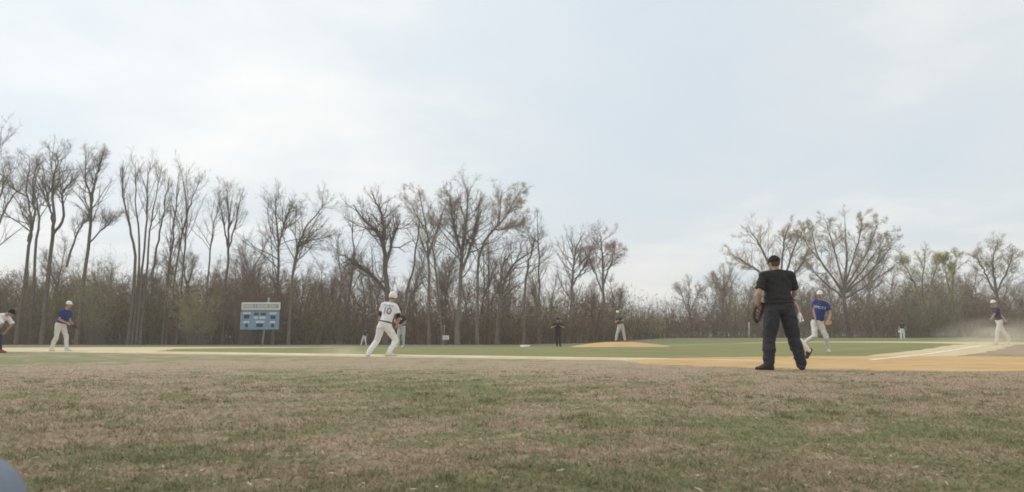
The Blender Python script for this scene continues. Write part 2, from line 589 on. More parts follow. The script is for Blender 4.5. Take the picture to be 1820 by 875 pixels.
# ------------------------------------------------------------------ turf blades in the foreground (nobody could count them)
def turf():
    rg = np.random.default_rng(7)
    N = 215000
    # sample by distance so that the density falls with distance
    u = rg.random(N)
    y0, y1 = 1.5, 15.5
    yy = y0 * (y1 / y0) ** (u ** 0.85)
    xx = (rg.random(N) * 2 - 1) * (yy * 0.80 + 0.35)
    # keep off the dirt round home plate
    hx, hy = 9.2, 13.95
    keep = (((xx - hx) / 6.6) ** 2 + ((yy - hy) / 3.65) ** 2 > rg.uniform(0.93, 1.04, N)) & (rg.random(N) > sst_np(7.5, 15.5, yy)) & ((xx - HOME.x) * n3.x + (yy - HOME.y) * n3.y > 1.0)
    xx, yy = xx[keep], yy[keep]
    N = len(xx)
    clump = np.array([0.0])
    hgt = rg.uniform(0.005, 0.018, N) * (1 + 0.8 * (rg.random(N) < 0.06)) * (1 - 0.5 * sst_np(6, 12.5, yy))
    lng = hgt * rg.uniform(1.0, 4.0, N)
    an = rg.random(N) * 2 * np.pi
    wd = rg.uniform(0.0007, 0.0017, N) * (1 + yy * 0.24)
    dirx, diry = np.cos(an), np.sin(an)
    px_, py_ = -diry, dirx
    zb = ground_np(xx, yy)
    base = np.stack([xx, yy, zb], -1)
    d = np.stack([dirx, diry, np.zeros(N)], -1)
    p = np.stack([px_, py_, np.zeros(N)], -1)
    up = np.array([0, 0, 1.0])
    v0 = base - p * wd[:, None]
    v1 = base + p * wd[:, None]
    mid = base + d * (lng * 0.35)[:, None] + up * (hgt * 0.75)[:, None]
    v2 = mid + p * (wd * 0.8)[:, None]
    v3 = mid - p * (wd * 0.8)[:, None]
    v4 = base + d * lng[:, None] + up * hgt[:, None]
    v2, v3 = v4 + p * (wd * 0.45)[:, None], v4 - p * (wd * 0.45)[:, None]
    V = np.stack([v0, v1, v2, v3], 1).reshape(-1, 3)
    b_ = np.arange(N) * 4
    me = np_mesh('turf_blades', V, np.stack([b_, b_ + 1, b_ + 2, b_ + 3], -1), 4)
    for nm_ in ('rnd', 'rnd2'):
        a = me.attributes.new(nm_, 'FLOAT', 'POINT')
        a.data.foreach_set('value', np.repeat(rg.random(N), 4).astype(np.float32))
    o = link('turf_blades', me, MATS['turf_blade'])
    tag(o, 'short dormant brown and green grass blades of the near ground', 'grass', kind='stuff')
    # taller tufts: green ones and bleached straw ones
    for nm_, lab, cnt, cols, hh in (('grass_tufts', 'darker green grass tufts scattered over the near ground', 2600, ((0.12, 0.14, 0.06), (0.22, 0.225, 0.105)), (0.018, 0.042)),
                                    ('straw_tufts', 'bleached straw tufts scattered over the near ground', 2100, ((0.34, 0.27, 0.16), (0.47, 0.39, 0.25)), (0.014, 0.036))):
        ty = 1.7 * (13.5 / 1.7) ** (rg.random(cnt) ** 0.8); tx = (rg.random(cnt) * 2 - 1) * (ty * 0.80 + 0.3)
        # tufts gather in drifts
        dr = np.array([noise.noise((a * 0.9 + len(nm_), b_ * 0.9, 3.0)) for a, b_ in zip(tx, ty)])
        kp = (dr > -0.08) & (rg.random(cnt) > sst_np(6.5, 12.0, ty)) & (((tx - hx) / 6.75) ** 2 + ((ty - hy) / 3.75) ** 2 > 1.0) & ((tx - HOME.x) * n3.x + (ty - HOME.y) * n3.y > 1.2)
        tx, ty = tx[kp], ty[kp]
        nb = 18
        sp_r = rg.uniform(0.015, 0.075, len(tx))
        bx = np.repeat(tx, nb) + rg.normal(0, 1, len(tx) * nb) * np.repeat(sp_r, nb); by = np.repeat(ty, nb) + rg.normal(0, 1, len(tx) * nb) * np.repeat(sp_r, nb) * 0.8
        n_ = len(bx); an_ = rg.random(n_) * 2 * np.pi
        h_ = rg.uniform(hh[0], hh[1], n_) * np.repeat(rg.uniform(0.5, 1.15, len(tx)) * (1 - 0.55 * sst_np(5, 12, ty)), nb); l_ = h_ * rg.uniform(0.3, 1.8, n_)
        w_ = rg.uniform(0.0009, 0.0019, n_) * (1 + by * 0.2)
        c0 = np.stack([bx, by, ground_np(bx, by)], -1); dd_ = np.stack([np.cos(an_) * l_, np.sin(an_) * l_, h_], -1); pp_ = np.stack([-np.sin(an_), np.cos(an_), np.zeros(n_)], -1)
        Vt = np.stack([c0 - pp_ * w_[:, None], c0 + pp_ * w_[:, None], c0 + dd_], 1).reshape(-1, 3)
        mt = np_mesh(nm_, Vt, np.arange(n_ * 3).reshape(-1, 3), 3)
        a_ = mt.attributes.new('rnd', 'FLOAT', 'POINT'); a_.data.foreach_set('value', np.repeat(rg.random(n_), 3).astype(np.float32))
        m_, t_, b2 = mat_base(nm_)
        at_ = nd(t_, 'ShaderNodeAttribute', attribute_name='rnd'); cc = mixc(t_, at_.outputs['Fac'], cols[0], cols[1])
        ln(t_, cc, b2.inputs['Base Color'])
        tr_ = nd(t_, 'ShaderNodeBsdfTranslucent'); ln(t_, cc, tr_.inputs['Color'])
        mx_ = nd(t_, 'ShaderNodeMixShader', inp={0: 0.35}); ln(t_, b2.outputs[0], mx_.inputs[1]); ln(t_, tr_.outputs[0], mx_.inputs[2]); ln(t_, mx_.outputs[0], t_.nodes['Material Output'].inputs['Surface'])
        tag(link(nm_, mt, m_), lab, 'grass', kind='stuff')
    # pale straw and dead leaf scraps
    N = 1000
    yy = 1.6 * (13 / 1.6) ** rg.random(N)
    xx = (rg.random(N) * 2 - 1) * (yy * 0.80 + 0.3)
    keep = ((xx - hx) / 6.7) ** 2 + ((yy - hy) / 3.7) ** 2 > 1.0
    xx, yy = xx[keep], yy[keep]; N = len(xx)
    an = rg.random(N) * 2 * np.pi
    L = rg.uniform(0.005, 0.022, N); wd = rg.uniform(0.0012, 0.0048, N) * (1 + 0.12 * yy)
    c = np.stack([xx, yy, ground_np(xx, yy) + rg.uniform(0.008, 0.018, N)], -1)
    d = np.stack([np.cos(an), np.sin(an), rg.uniform(-.3, .3, N)], -1)
    p = np.stack([-np.sin(an), np.cos(an), rg.uniform(-.5, .5, N)], -1)
    V = np.stack([c - d * L[:, None], c + p * wd[:, None], c + d * L[:, None], c - p * wd[:, None]], 1).reshape(-1, 3)
    b_ = np.arange(N) * 4
    me = np_mesh('straw_scraps', V, np.stack([b_, b_ + 1, b_ + 2, b_ + 3], -1), 4)
    o = link('straw_scraps', me, simple('straw', (0.48, 0.41, 0.30), 0.9, 0.35, 7))
    tag(o, 'pale straw and dead leaf scraps lying in the grass', 'straw', kind='stuff')
turf()

# ------------------------------------------------------------------ trees
def norm(a):
    return a / np.maximum(1e-9, np.linalg.norm(a, axis=-1, keepdims=True))


def tubes(pts, rad, n):
    """pts (N,K,3), rad (N,K) -> verts, quads"""
    N, K, _ = pts.shape
    d = np.empty_like(pts)
    d[:, 1:-1] = pts[:, 2:] - pts[:, :-2]
    d[:, 0] = pts[:, 1] - pts[:, 0]
    d[:, -1] = pts[:, -1] - pts[:, -2]
    d = norm(d)
    ref = np.where(np.abs(d[:, :1, 2:3]) > 0.9, np.array([1.0, 0, 0]), np.array([0, 0, 1.0]))
    ref = np.broadcast_to(ref, d.shape)
    a = norm(np.cross(d, ref)); b_ = np.cross(d, a)
    th = np.arange(n) * 2 * np.pi / n
    V = pts[:, :, None] + rad[:, :, None, None] * (a[:, :, None] * np.cos(th)[None, None, :, None] + b_[:, :, None] * np.sin(th)[None, None, :, None])
    V = V.reshape(-1, 3)
    idx = np.arange(N * K * n).reshape(N, K, n)
    q = np.stack([idx[:, :-1], np.roll(idx[:, :-1], -1, -1), np.roll(idx[:, 1:], -1, -1), idx[:, 1:]], -1).reshape(-1, 4)
    return V, q


def ribbons(rg, pts, rad):
    a, b_ = pts[:, 0], pts[:, -1]
    p = norm(np.cross(b_ - a, rg.normal(0, 1, a.shape)))
    V = np.stack([a - p * rad[:, :1], a + p * rad[:, :1], b_ + p * rad[:, -1:], b_ - p * rad[:, -1:]], 1).reshape(-1, 3)
    k = np.arange(len(a)) * 4
    return V, np.stack([k, k + 1, k + 2, k + 3], -1)


def merge(parts):
    V, F, o = [], [], 0
    for v, f in parts:
        V.append(v); F.append(f + o); o += len(v)
    return np.concatenate(V), np.concatenate(F)


def grow(rg, start, dirs, L, r0, segs, jit, up, r_end=0.25):
    N = len(start)
    pts = np.empty((N, segs + 1, 3)); pts[:, 0] = start
    d = dirs.copy()
    step = (L / segs)[:, None]
    for k in range(segs):
        d = norm(d + rg.normal(0, jit, (N, 3)) + np.array([0, 0, up]))
        pts[:, k + 1] = pts[:, k] + d * step
    u = np.linspace(0, 1, segs + 1)
    rad = r0[:, None] * (1 - (1 - r_end) * u[None])
    return pts, rad


def spawn(rg, pts, rad, L, n, t0, t1, ang, ratio, flat=1.0):
    """n children per parent"""
    N, K, _ = pts.shape
    pi = np.repeat(np.arange(N), n)
    t = rg.uniform(t0, t1, len(pi)) * (K - 1)
    k = np.minimum(t.astype(int), K - 2); f = (t - k)[:, None]
    p = pts[pi, k] * (1 - f) + pts[pi, k + 1] * f
    d = norm(pts[pi, k + 1] - pts[pi, k])
    rr_ = rad[pi, k] * (1 - f[:, 0]) + rad[pi, k + 1] * f[:, 0]
    rnd_ = norm(rg.normal(0, 1, (len(pi), 3)) * np.array([1, 1, flat]))
    side = norm(rnd_ - d * (rnd_ * d).sum(-1, keepdims=True))
    a = np.radians(rg.normal(ang, ang * 0.25, len(pi)))[:, None]
    nd_ = norm(d * np.cos(a) + side * np.sin(a))
    tt = t / (K - 1)
    l = L[pi] * ratio * (1.2 - 0.8 * tt) * rg.uniform(0.6, 1.25, len(pi))
    return p, nd_, l, rr_


def smooth_poly(P, n, rg, wob):
    """Catmull-Rom through P, n points, with wobble"""
    P = np.array(P, float)
    Q = np.vstack([2 * P[0] - P[1], P, 2 * P[-1] - P[-2]])
    out = []
    for s in np.linspace(0, len(P) - 1 - 1e-6, n):
        i_ = int(s); f = s - i_
        a, b_, c, d = Q[i_], Q[i_ + 1], Q[i_ + 2], Q[i_ + 3]
        out.append(0.5 * ((2 * b_) + (c - a) * f + (2 * a - 5 * b_ + 4 * c - d) * f * f + (3 * b_ - a - 3 * c + d) * f ** 3))
    out = np.array(out)
    w = rg.normal(0, wob, out.shape); w[0] = 0
    return out + w


def tree(px_stems, Yd, seed, bark, twig, label, r_base=0.17, n1=16, n2=6, n3=4, n4=3, spread=38, limb=0.30, limb_r=1.0, stem_r=0.72, up=0.10,
         t0=0.30, curv=0.14, bud=None, nbud=0, budsize=0.05, vine=0, vine_t=(0.1, 0.75), name='bare_tree', group='bare trees along the edge of the field', twig_r=1.0, base_py=None):
    rg = np.random.default_rng(seed)
    stems = []
    root = None
    for si, st in enumerate(px_stems):
        # depth wanders a little along each stem, so a tree is round and not flat
        yo = 0.0 if si == 0 else rg.normal(0, 0.5)
        pw = []
        for j, (px, py) in enumerate(st):
            dyy = yo * (j / max(1, len(st) - 1)) * 3.0 + (rg.normal(0, 0.35) * j if j else 0)
            pw.append(at(px, py, Yd + dyy))
        if si == 0 or st[0][1] > 596:
            g_ = on_ground(st[0][0], Yd); g_.z -= 0.1
            pw[0] = g_
        stems.append(pw)
    root = Vector(stems[0][0]); root.z += 0.1
    e = empty(name, root)
    tag(e, label, 'tree', group)
    off = np.array(root)
    P0, R0, L0 = [], [], []
    K = 15
    for si, pw in enumerate(stems):
        p = smooth_poly([np.array(q) - off for q in pw], K, rg, 0.05)
        L = np.linalg.norm(np.diff(p, axis=0), axis=1).sum()
        rb = r_base * (1.0 if si == 0 else stem_r) * min(1.0, 0.35 + L / 14)
        u = np.linspace(0, 1, K)
        r_ = rb * (1 - u) ** 0.75 * 0.93 + 0.018
        if pw[0].z < 0.5: r_[0] *= 1.35
        P0.append(p); R0.append(r_); L0.append(L)
    P0 = np.array(P0); R0 = np.array(R0); L0 = np.array(L0)
    v, q = tubes(P0, R0, 8)
    link('trunk', np_mesh('trunk', v, q, 4), MATS[bark], e, True)
    # limbs
    n1 = int(n1 * 1.5)
    p, d, l, r_ = spawn(rg, P0, R0, np.maximum(L0, 0.62 * L0[0]), n1, t0, 0.98, spread, limb * 1.12, 0.7)
    l = np.clip(l, 0.7, 8)
    P1, R1 = grow(rg, p, d, l, np.clip(r_ * 0.5, 0.016, 0.075) * limb_r, 6, curv, up)
    p, d, l2, r_ = spawn(rg, P1, R1, l, n2, 0.2, 1.0, 42, 0.5)
    P2, R2 = grow(rg, p, d, np.clip(l2, 0.4, 3), np.clip(r_ * 0.6, 0.011, 0.04) * twig_r, 4, curv, up * 0.8)
    v1, q1 = tubes(P1, R1, 4); v2, q2 = tubes(P2, R2, 3)
    v, q = merge([(v1, q1), (v2, q2)])
    tag(link('limbs', np_mesh('limbs', v, q, 4), MATS[bark], e), kind='stuff')
    p, d, l3, r_ = spawn(rg, P2, R2, np.clip(l2, 0.4, 3), n3, 0.15, 1.0, 42, 0.55)
    l3 = np.clip(l3, 0.35, 1.8)
    P3, R3 = grow(rg, p, d, l3, np.full(len(l3), 0.0085) * twig_r, 1, curv * 1.2, up * 0.5, 0.4)
    parts = [tubes(P3, R3, 3)]
    # twigs straight off the limbs and stem tips too
    p, d, l4, r_ = spawn(rg, P1, R1, l, n4 * 3, 0.25, 1.0, 45, 0.3)
    l4 = np.clip(l4, 0.35, 1.5)
    P4, R4 = grow(rg, p, d, l4, np.full(len(l4), 0.0085) * twig_r, 1, curv, up * 0.5, 0.4)
    parts.append(tubes(P4, R4, 3))
    p, d, l5, r_ = spawn(rg, P0, R0, L0, 26, t0, 1.0, 40, 0.10)
    P5, R5 = grow(rg, p, d, np.clip(l5, 0.4, 1.8), np.full(len(l5), 0.010) * twig_r, 3, curv, up, 0.4)
    parts.append(tubes(P5, R5, 3))
    v, q = merge(parts)
    tag(link('crown', np_mesh('crown', v, q, 4), MATS[twig], e), kind='stuff')
    if bud:
        src = np.concatenate([P3.reshape(-1, 3), P4.reshape(-1, 3), P5.reshape(-1, 3)])
        c = src[rg.integers(0, len(src), nbud)] + rg.normal(0, 0.10, (nbud, 3))
        a = norm(rg.normal(0, 1, (nbud, 3))); b_ = norm(np.cross(a, rg.normal(0, 1, (nbud, 3))))
        s = (budsize * rg.uniform(0.5, 1.3, nbud))[:, None]
        V = np.stack([c - a * s, c + b_ * s * .6, c + a * s, c - b_ * s * .6], 1).reshape(-1, 3)
        k = np.arange(nbud) * 4
        tag(link('buds', np_mesh('buds', V, np.stack([k, k + 1, k + 2, k + 3], -1), 4), MATS[bud], e), kind='stuff')
    if vine:
        p, d, l6, r_ = spawn(rg, P0, R0, L0, vine, vine_t[0], vine_t[1], 65, 0.10)
        P6, R6 = grow(rg, p, d, np.clip(l6, 0.5, 1.7), np.full(len(l6), 0.016), 4, 0.45, -0.05, 0.5)
        v, q = tubes(P6, R6, 3)
        tag(link('vines', np_mesh('vines', v, q, 4), MATS['vine'], e), kind='stuff')
    return e


DL = 78.0
TREES = [
 # stems, distance, bark, twig, label, extra
 ([[(-32, 612), (-26, 460), (-14, 340), (4, 228)], [(-26, 455), (2, 388), (22, 350), (38, 336)], [(-22, 400), (6, 330), (20, 300)]], 70, 'bark_dark', 'twig_dark', 'bare tree cut off by the left edge with a long limb reaching in', dict(n1=9, limb=.25)),
 ([[(45, 612), (50, 450), (56, 400), (48, 350), (52, 282)], [(50, 430), (62, 380), (58, 330), (72, 275)], [(50, 350), (30, 340), (14, 330)]], 77, 'bark_dark', 'twig_dark', 'dark crooked bare tree left of the forked one, limb arching left', dict(spread=36, limb=.2, up=.16, t0=.36, curv=.2, r_base=.19)),
 ([[(70, 612), (64, 440), (70, 385), (60, 340), (68, 290)]], 80, 'bark_dark', 'twig_dark', 'thin dark twisting tree squeezed between two crooked trees at far left', dict(curv=.2, n1=8)),
 ([[(90, 612), (92, 430), (96, 385), (93, 330), (102, 290), (98, 270)], [(93, 420), (112, 390), (111, 345), (122, 328), (142, 310)], [(95, 400), (86, 360), (78, 325)]], 77, 'bark_dark', 'twig_dark', 'dark bare tree forking widely above the blue shirted player at far left', dict(spread=36, limb=.2, up=.16, t0=.36, curv=.2, r_base=.22)),
 ([[(150, 612), (155, 450), (161, 390), (160, 345), (151, 315), (153, 272)], [(160, 385), (165, 340), (175, 300), (184, 272)], [(118, 475), (138, 412), (158, 385)], [(158, 432), (182, 408), (206, 391)]], 76, 'bark_dark', 'twig_dark', 'dark bare tree with a low limb bending right, beside the fan of straight stems', dict(spread=36, limb=.2, up=.16, t0=.36, curv=.18, r_base=.2)),
 ([[(240, 612), (240, 470), (230, 400), (218, 340), (220, 284)], [(248, 612), (248, 440), (242, 370), (240, 286)], [(262, 612), (263, 450), (271, 380), (287, 296)], [(255, 612), (258, 420), (262, 340), (266, 288)], [(270, 500), (286, 400), (301, 312)]], 77, 'bark_dark', 'twig_dark', 'bare tree of five straight stems fanning upward, tallest left of the scoreboard', dict(curv=.09, n1=8, spread=28, limb=.2, t0=.45, up=.2, r_base=.19)),
 ([[(300, 612), (300, 480), (312, 380), (318, 305)], [(325, 612), (328, 440), (331, 370), (323, 302)], [(307, 612), (318, 440), (336, 370), (353, 328)]], 79, 'bark_dark', 'twig_dark', 'bare tree of three stems leaning right, next to the straight fan', dict(curv=.1, n1=10, spread=30, limb=.22, up=.18)),
 ([[(374, 612), (371, 470), (380, 400), (392, 348)]], 80, 'bark_grey', 'twig_dark', 'slim leaning bare tree left of the scoreboard top, lone stem', dict(n1=8, r_base=.12)),
 ([[(405, 612), (405, 450), (406, 380), (402, 334)], [(405, 450), (418, 400), (429, 344)], [(405, 440), (396, 390), (388, 350)]], 78, 'bark_dark', 'twig_dark', 'narrow upright bare tree just left of the scoreboard', dict(n1=9, spread=28, limb=.2, up=.18)),
 ([[(492, 612), (495, 470), (492, 400), (488, 345)], [(495, 440), (508, 390), (518, 370)]], 78, 'bark_dark', 'twig_dark', 'bare tree rising behind the right end of the scoreboard', dict(vine=120, vine_t=(.15, .6), t0=.2, spread=46, n1=18)),
 ([[(520, 612), (522, 480), (536, 420), (560, 385), (578, 362)], [(530, 440), (545, 430), (585, 420)]], 78, 'bark_grey', 'twig_dark', 'bare tree leaning right between scoreboard and runner in white', dict(vine=140, vine_t=(.1, .55), t0=.2, spread=46, n1=18)),
 ([[(610, 612), (622, 520), (628, 450), (625, 378)]], 80, 'bark_dark', 'twig_dark', 'slim bare tree standing left of the vine choked one', dict(n1=8, vine=60)),
 ([[(690, 612), (688, 520), (682, 440), (668, 410), (645, 390), (627, 362)], [(682, 440), (680, 390), (658, 336)], [(686, 470), (700, 420), (712, 390)], [(688, 520), (660, 490), (625, 462), (596, 448)]], 77, 'bark_dark', 'twig_dark', 'crooked thick tree choked with dark vines above the white uniformed runner', dict(r_base=.33, vine=330, vine_t=(.12, .7), curv=.2, n1=13, t0=.2, spread=46)),
 ([[(714, 612), (722, 530), (735, 470), (742, 420), (746, 392)]], 75, 'bark_dark', 'twig_dark', 'thin dark stem leaning right, just right of the vine choked tree', dict(n1=5, r_base=.16, t0=.6)),
 ([[(765, 612), (762, 470), (758, 410), (743, 335)], [(762, 450), (780, 400), (797, 345)], [(790, 612), (774, 480), (764, 430), (722, 350)]], 78, 'bark_grey', 'twig_tan', 'tan crowned spreading tree left of the reddish column of vines', dict(bud='bud_tan', nbud=7500, budsize=.055, limb_r=.75, n1=16, n3=6, limb=.26, t0=.2, spread=46)),
 ([[(815, 612), (820, 470), (828, 400), (833, 332)], [(821, 450), (806, 400), (800, 345)], [(822, 480), (842, 420), (852, 360)]], 77, 'bark_grey', 'twig_red', 'tall tree with a reddish column of vines up its trunk', dict(r_base=.26, vine=420, vine_t=(.2, .98), bud='bud_tan', nbud=3500, n1=15, t0=.2, spread=46)),
 ([[(850, 612), (850, 470), (868, 420), (885, 395), (893, 338)], [(868, 420), (900, 382), (922, 342)], [(872, 410), (905, 405), (930, 398)]], 78, 'bark_grey', 'twig_tan', 'tan crowned tree leaning right of the reddish vine column', dict(bud='bud_tan', nbud=7500, budsize=.055, limb_r=.75, n1=16, n3=6, limb=.26, t0=.2, spread=46)),
 ([[(884, 612), (888, 540), (905, 480), (940, 452), (962, 430)], [(890, 520), (895, 470), (918, 440)]], 76, 'bark_dark', 'twig_dark', 'low tree with limbs swept right under the tan crowned tree', dict(n1=13, r_base=.17, t0=.2, spread=46)),
 ([[(957, 612), (958, 470), (954, 382)]], 80, 'bark_grey', 'twig_dark', 'straight slim bare tree with a bare pointed top, centre of photo', dict(n1=13, limb=.16, r_base=.14)),
 ([[(930, 612), (935, 500), (947, 440), (952, 425)]], 79, 'bark_grey', 'twig_dark', 'small leaning bare tree beside the straight pointed one', dict(n1=8)),
 ([[(1008, 608), (1018, 500), (1022, 450), (1038, 410)], [(1015, 510), (1040, 470), (1056, 428)]], 80, 'bark_grey', 'twig_dark', 'grey bare tree behind the standing umpire in black on the infield', dict(n1=16, spread=45, t0=.2)),
 ([[(1070, 606), (1072, 500), (1070, 440), (1067, 414)], [(1071, 520), (1050, 470), (1036, 440)], [(1071, 510), (1088, 460), (1094, 432)]], 82, 'bark_grey', 'twig_maple', 'rounded tree with reddish budding crown left of the open gap', dict(bud='bud_maple', nbud=6000, n1=12, n2=7, spread=55, limb=.27, up=.03, t0=.25)),
 ([[(1226, 604), (1224, 540), (1226, 498)], [(1225, 560), (1212, 525), (1206, 510)], [(1225, 560), (1240, 525), (1250, 512)]], 118, 'bark_grey', 'twig_olive', 'small round pale tree standing alone right of the open gap', dict(bud='bud_tan', nbud=3000, n1=12, spread=48, limb=.3)),
 ([[(1285, 604), (1285, 520), (1288, 478)], [(1285, 540), (1272, 510), (1265, 490)]], 108, 'bark_grey', 'twig_tan', 'brushy tan tree left of the near umpire, low at the wood edge', dict(bud='bud_tan', nbud=3000, n1=13, spread=45, limb=.3)),
 ([[(1392, 604), (1378, 500), (1352, 440), (1334, 412)], [(1388, 520), (1392, 440), (1402, 398)], [(1380, 505), (1330, 470), (1298, 452)], [(1386, 522), (1408, 452), (1430, 402)], [(1386, 530), (1418, 480), (1440, 440)]], 104, 'bark_grey', 'twig_tan', 'spreading bare tree behind the near umpire, limbs reaching left', dict(r_base=.3, bud='bud_tan', nbud=8000, budsize=.06, limb_r=.7, n1=15, n3=6, spread=48, limb=.28)),
 ([[(1502, 604), (1500, 526), (1505, 461), (1501, 385)], [(1500, 526), (1470, 479), (1440, 442), (1422, 411)], [(1501, 512), (1540, 451), (1562, 394)], [(1502, 521), (1550, 479), (1594, 425)], [(1500, 512), (1480, 433), (1466, 390)], [(1502, 507), (1525, 433), (1533, 386)], [(1500, 518), (1458, 463), (1440, 399)], [(1502, 518), (1535, 479), (1580, 409)], [(1500, 531), (1462, 498), (1430, 463)], [(1502, 531), (1552, 500), (1600, 465)]], 104, 'bark_grey', 'twig_olive', 'biggest tree on the right, wide dome shaped crown of fine branches', dict(r_base=.36, bud='bud_tan', nbud=26000, budsize=.055, n1=12, n2=7, n3=7, spread=50, limb=.25, limb_r=.6, stem_r=.42, twig_r=1.2, t0=.28)),
 ([[(1542, 604), (1545, 520), (1560, 460), (1575, 430)]], 102, 'bark_pale', 'twig_olive', 'pale trunked tree tucked right under the big dome crown', dict(r_base=.28, n1=10, spread=45)),
 ([[(1640, 604), (1640, 520), (1646, 438)], [(1640, 540), (1618, 490), (1600, 460)], [(1641, 540), (1660, 490), (1668, 460)]], 106, 'bark_grey', 'twig_olive', 'olive budding tree right of the big dome crowned one', dict(bud='bud_olive', nbud=8000, budsize=.065, limb_r=.7, n1=12, spread=45, limb=.3)),
 ([[(1695, 604), (1693, 520), (1700, 452)], [(1694, 540), (1682, 490), (1680, 462)]], 104, 'bark_grey', 'twig_olive', 'upright olive budding tree in the middle of the right hand wood', dict(bud='bud_olive', nbud=8000, budsize=.065, limb_r=.7, n1=13, spread=35, limb=.28)),
 ([[(1775, 604), (1770, 515), (1765, 465), (1770, 436)], [(1770, 525), (1750, 485), (1733, 452)], [(1770, 525), (1790, 480), (1802, 450)]], 106, 'bark_grey', 'twig_tan', 'round crowned bare tree at the far right behind the running fielder', dict(r_base=.26, bud='bud_tan', nbud=8000, budsize=.06, limb_r=.7, n1=16, spread=50, limb=.3)),
 ([[(1846, 604), (1842, 530), (1838, 480)]], 106, 'bark_grey', 'twig_tan', 'bare tree cut off by the right edge of the photo', dict(n1=12, spread=48, limb=.3)),
]
for k, (st, Yd, bark, twig, lab, kw) in enumerate(TREES):
    tree(st, Yd, 100 + k, bark, twig, lab, **kw)

# slighter trees deeper in the wood, of four kinds, copied
BACK = 'slight bare trees deeper in the wood'
protos = []
for k, (h_, kw) in enumerate([(9.0, dict(n1=9)), (11.0, dict(n1=10, curv=.2)), (8.0, dict(n1=11, spread=50)), (12.0, dict(n1=9, spread=30, up=.18))]):
    Yb = 92.0
    s_ = 1210 / Yb
    yb = 604
    st = [[(910, yb), (912 + k * 3, yb - h_ * s_ * .5), (908 - k * 4, yb - h_ * s_)], [(911, yb - h_ * s_ * .3), (924, yb - h_ * s_ * .6), (930, yb - h_ * s_ * .85)]]
    protos.append(tree(st, Yb, 300 + k, 'bark_grey', ['twig_dark', 'twig_tan', 'twig_dark', 'twig_dark'][k], 'slight bare grey tree deeper in the wood, among the tall trees', name='slight_tree', group=BACK, r_base=.13))


def copy_tree(o, parent=None):
    c = o.copy(); COL.objects.link(c)
    if parent: c.parent = parent
    for ch in [x for x in o.children]:
        copy_tree(ch, c)
    return c

rb = random.Random(21)
spots = [(20, 2), (118, 3), (178, 2), (205, 0), (330, 1), (352, 0), (440, 3), (462, 2), (545, 1), (575, 0), (600, 3), (650, 1), (735, 2), (705, 0), (800, 3), (865, 1), (905, 0), (985, 2), (1050, 0), (1100, 2), (-20, 1), (280, 0), (425, 0), (510, 2),
         (1320, 2), (1345, 0), (1430, 2), (1455, 0), (1585, 2), (1615, 0), (1665, 1), (1725, 2), (1745, 0), (1815, 2)]
first = [True] * 4
WHERE = ['left of the crooked trees, behind the far left player', 'between the crooked tree and the low bending limb', 'behind the olive shrub at left', 'just left of the fan of straight stems', 'behind the three leaning stems', 'right of the three leaning stems', 'above the left end of the scoreboard', 'above the middle of the scoreboard', 'under the tree leaning right by the scoreboard', 'right of the tree leaning right', 'left of the vine choked tree', 'behind the arm of the vine choked tree', 'right of the thin leaning stem', 'between the vine choked tree and the thin stem', 'left of the reddish vine column', 'right of the reddish vine column', 'behind the limbs swept right', 'directly behind the black clad infield umpire', 'left of the reddish budding tree', 'at the right end of the left wood', 'at the left edge of the photo', 'inside the fan of straight stems', 'behind the narrow upright tree by the scoreboard', 'above the right end of the scoreboard', 'left of the near umpire, beyond the brush', 'just left of the near umpire head', 'just right of the near umpire head', 'above the blue shirted player near home plate', 'right of the big dome crowned tree', 'above the small outfielder at right', 'behind the olive budding tree at right', 'left of the round crowned far right tree', 'behind the round crowned far right tree', 'behind the running fielder at the right edge']
for (px, k), wh in zip(spots, WHERE):
    Yb = rb.uniform(86, 100) if px < 1150 else rb.uniform(112, 128)
    p = on_ground(px, Yb)
    if first[k]:
        o = protos[k]; first[k] = False
    else:
        o = copy_tree(protos[k])
    o['label'] = 'slight bare tree in the wood, ' + wh.replace('between the crooked tree and the low bending limb', 'between crooked tree and low bending limb')
    o.location = p
    o.rotation_euler.z = rb.uniform(0, 6.28)
    s_ = rb.uniform(0.8, 1.12) * (1.0 if px < 1000 else 0.78)
    o.scale = (s_, s_, s_ * rb.uniform(0.92, 1.1))


ORD = 'first second third fourth fifth sixth seventh eighth ninth tenth eleventh twelfth thirteenth fourteenth fifteenth sixteenth seventeenth eighteenth nineteenth twentieth'.split()
for side, row, xs_, Ya, Yb_, s0, s1 in (('left', 'back', np.linspace(-20, 1085, 20), 84, 104, 0.85, 1.12), ('right', 'back', np.linspace(1285, 1830, 12), 112, 130, 0.85, 1.15),
                                       ('left', 'rearmost', np.linspace(5, 1060, 20), 100, 120, 0.9, 1.2), ('right', 'rearmost', np.linspace(1300, 1815, 14), 124, 140, 0.9, 1.25)):
    for j, px in enumerate(xs_):
        px = px + rb.uniform(-16, 16)
        o = copy_tree(protos[rb.randrange(4)])
        if side == 'left' and px > 930: s0, s1 = 0.8, 1.0
        s_ = rb.uniform(s0, s1)
        o.location = on_ground(px, rb.uniform(Ya, Yb_)); o.rotation_euler.z = rb.uniform(0, 6.28); o.scale = (s_ * 1.1, s_ * 1.1, s_)
        o['label'] = 'bare tree in the %s row of the %s hand wood, %s from its left end' % (row, side, ORD[j])

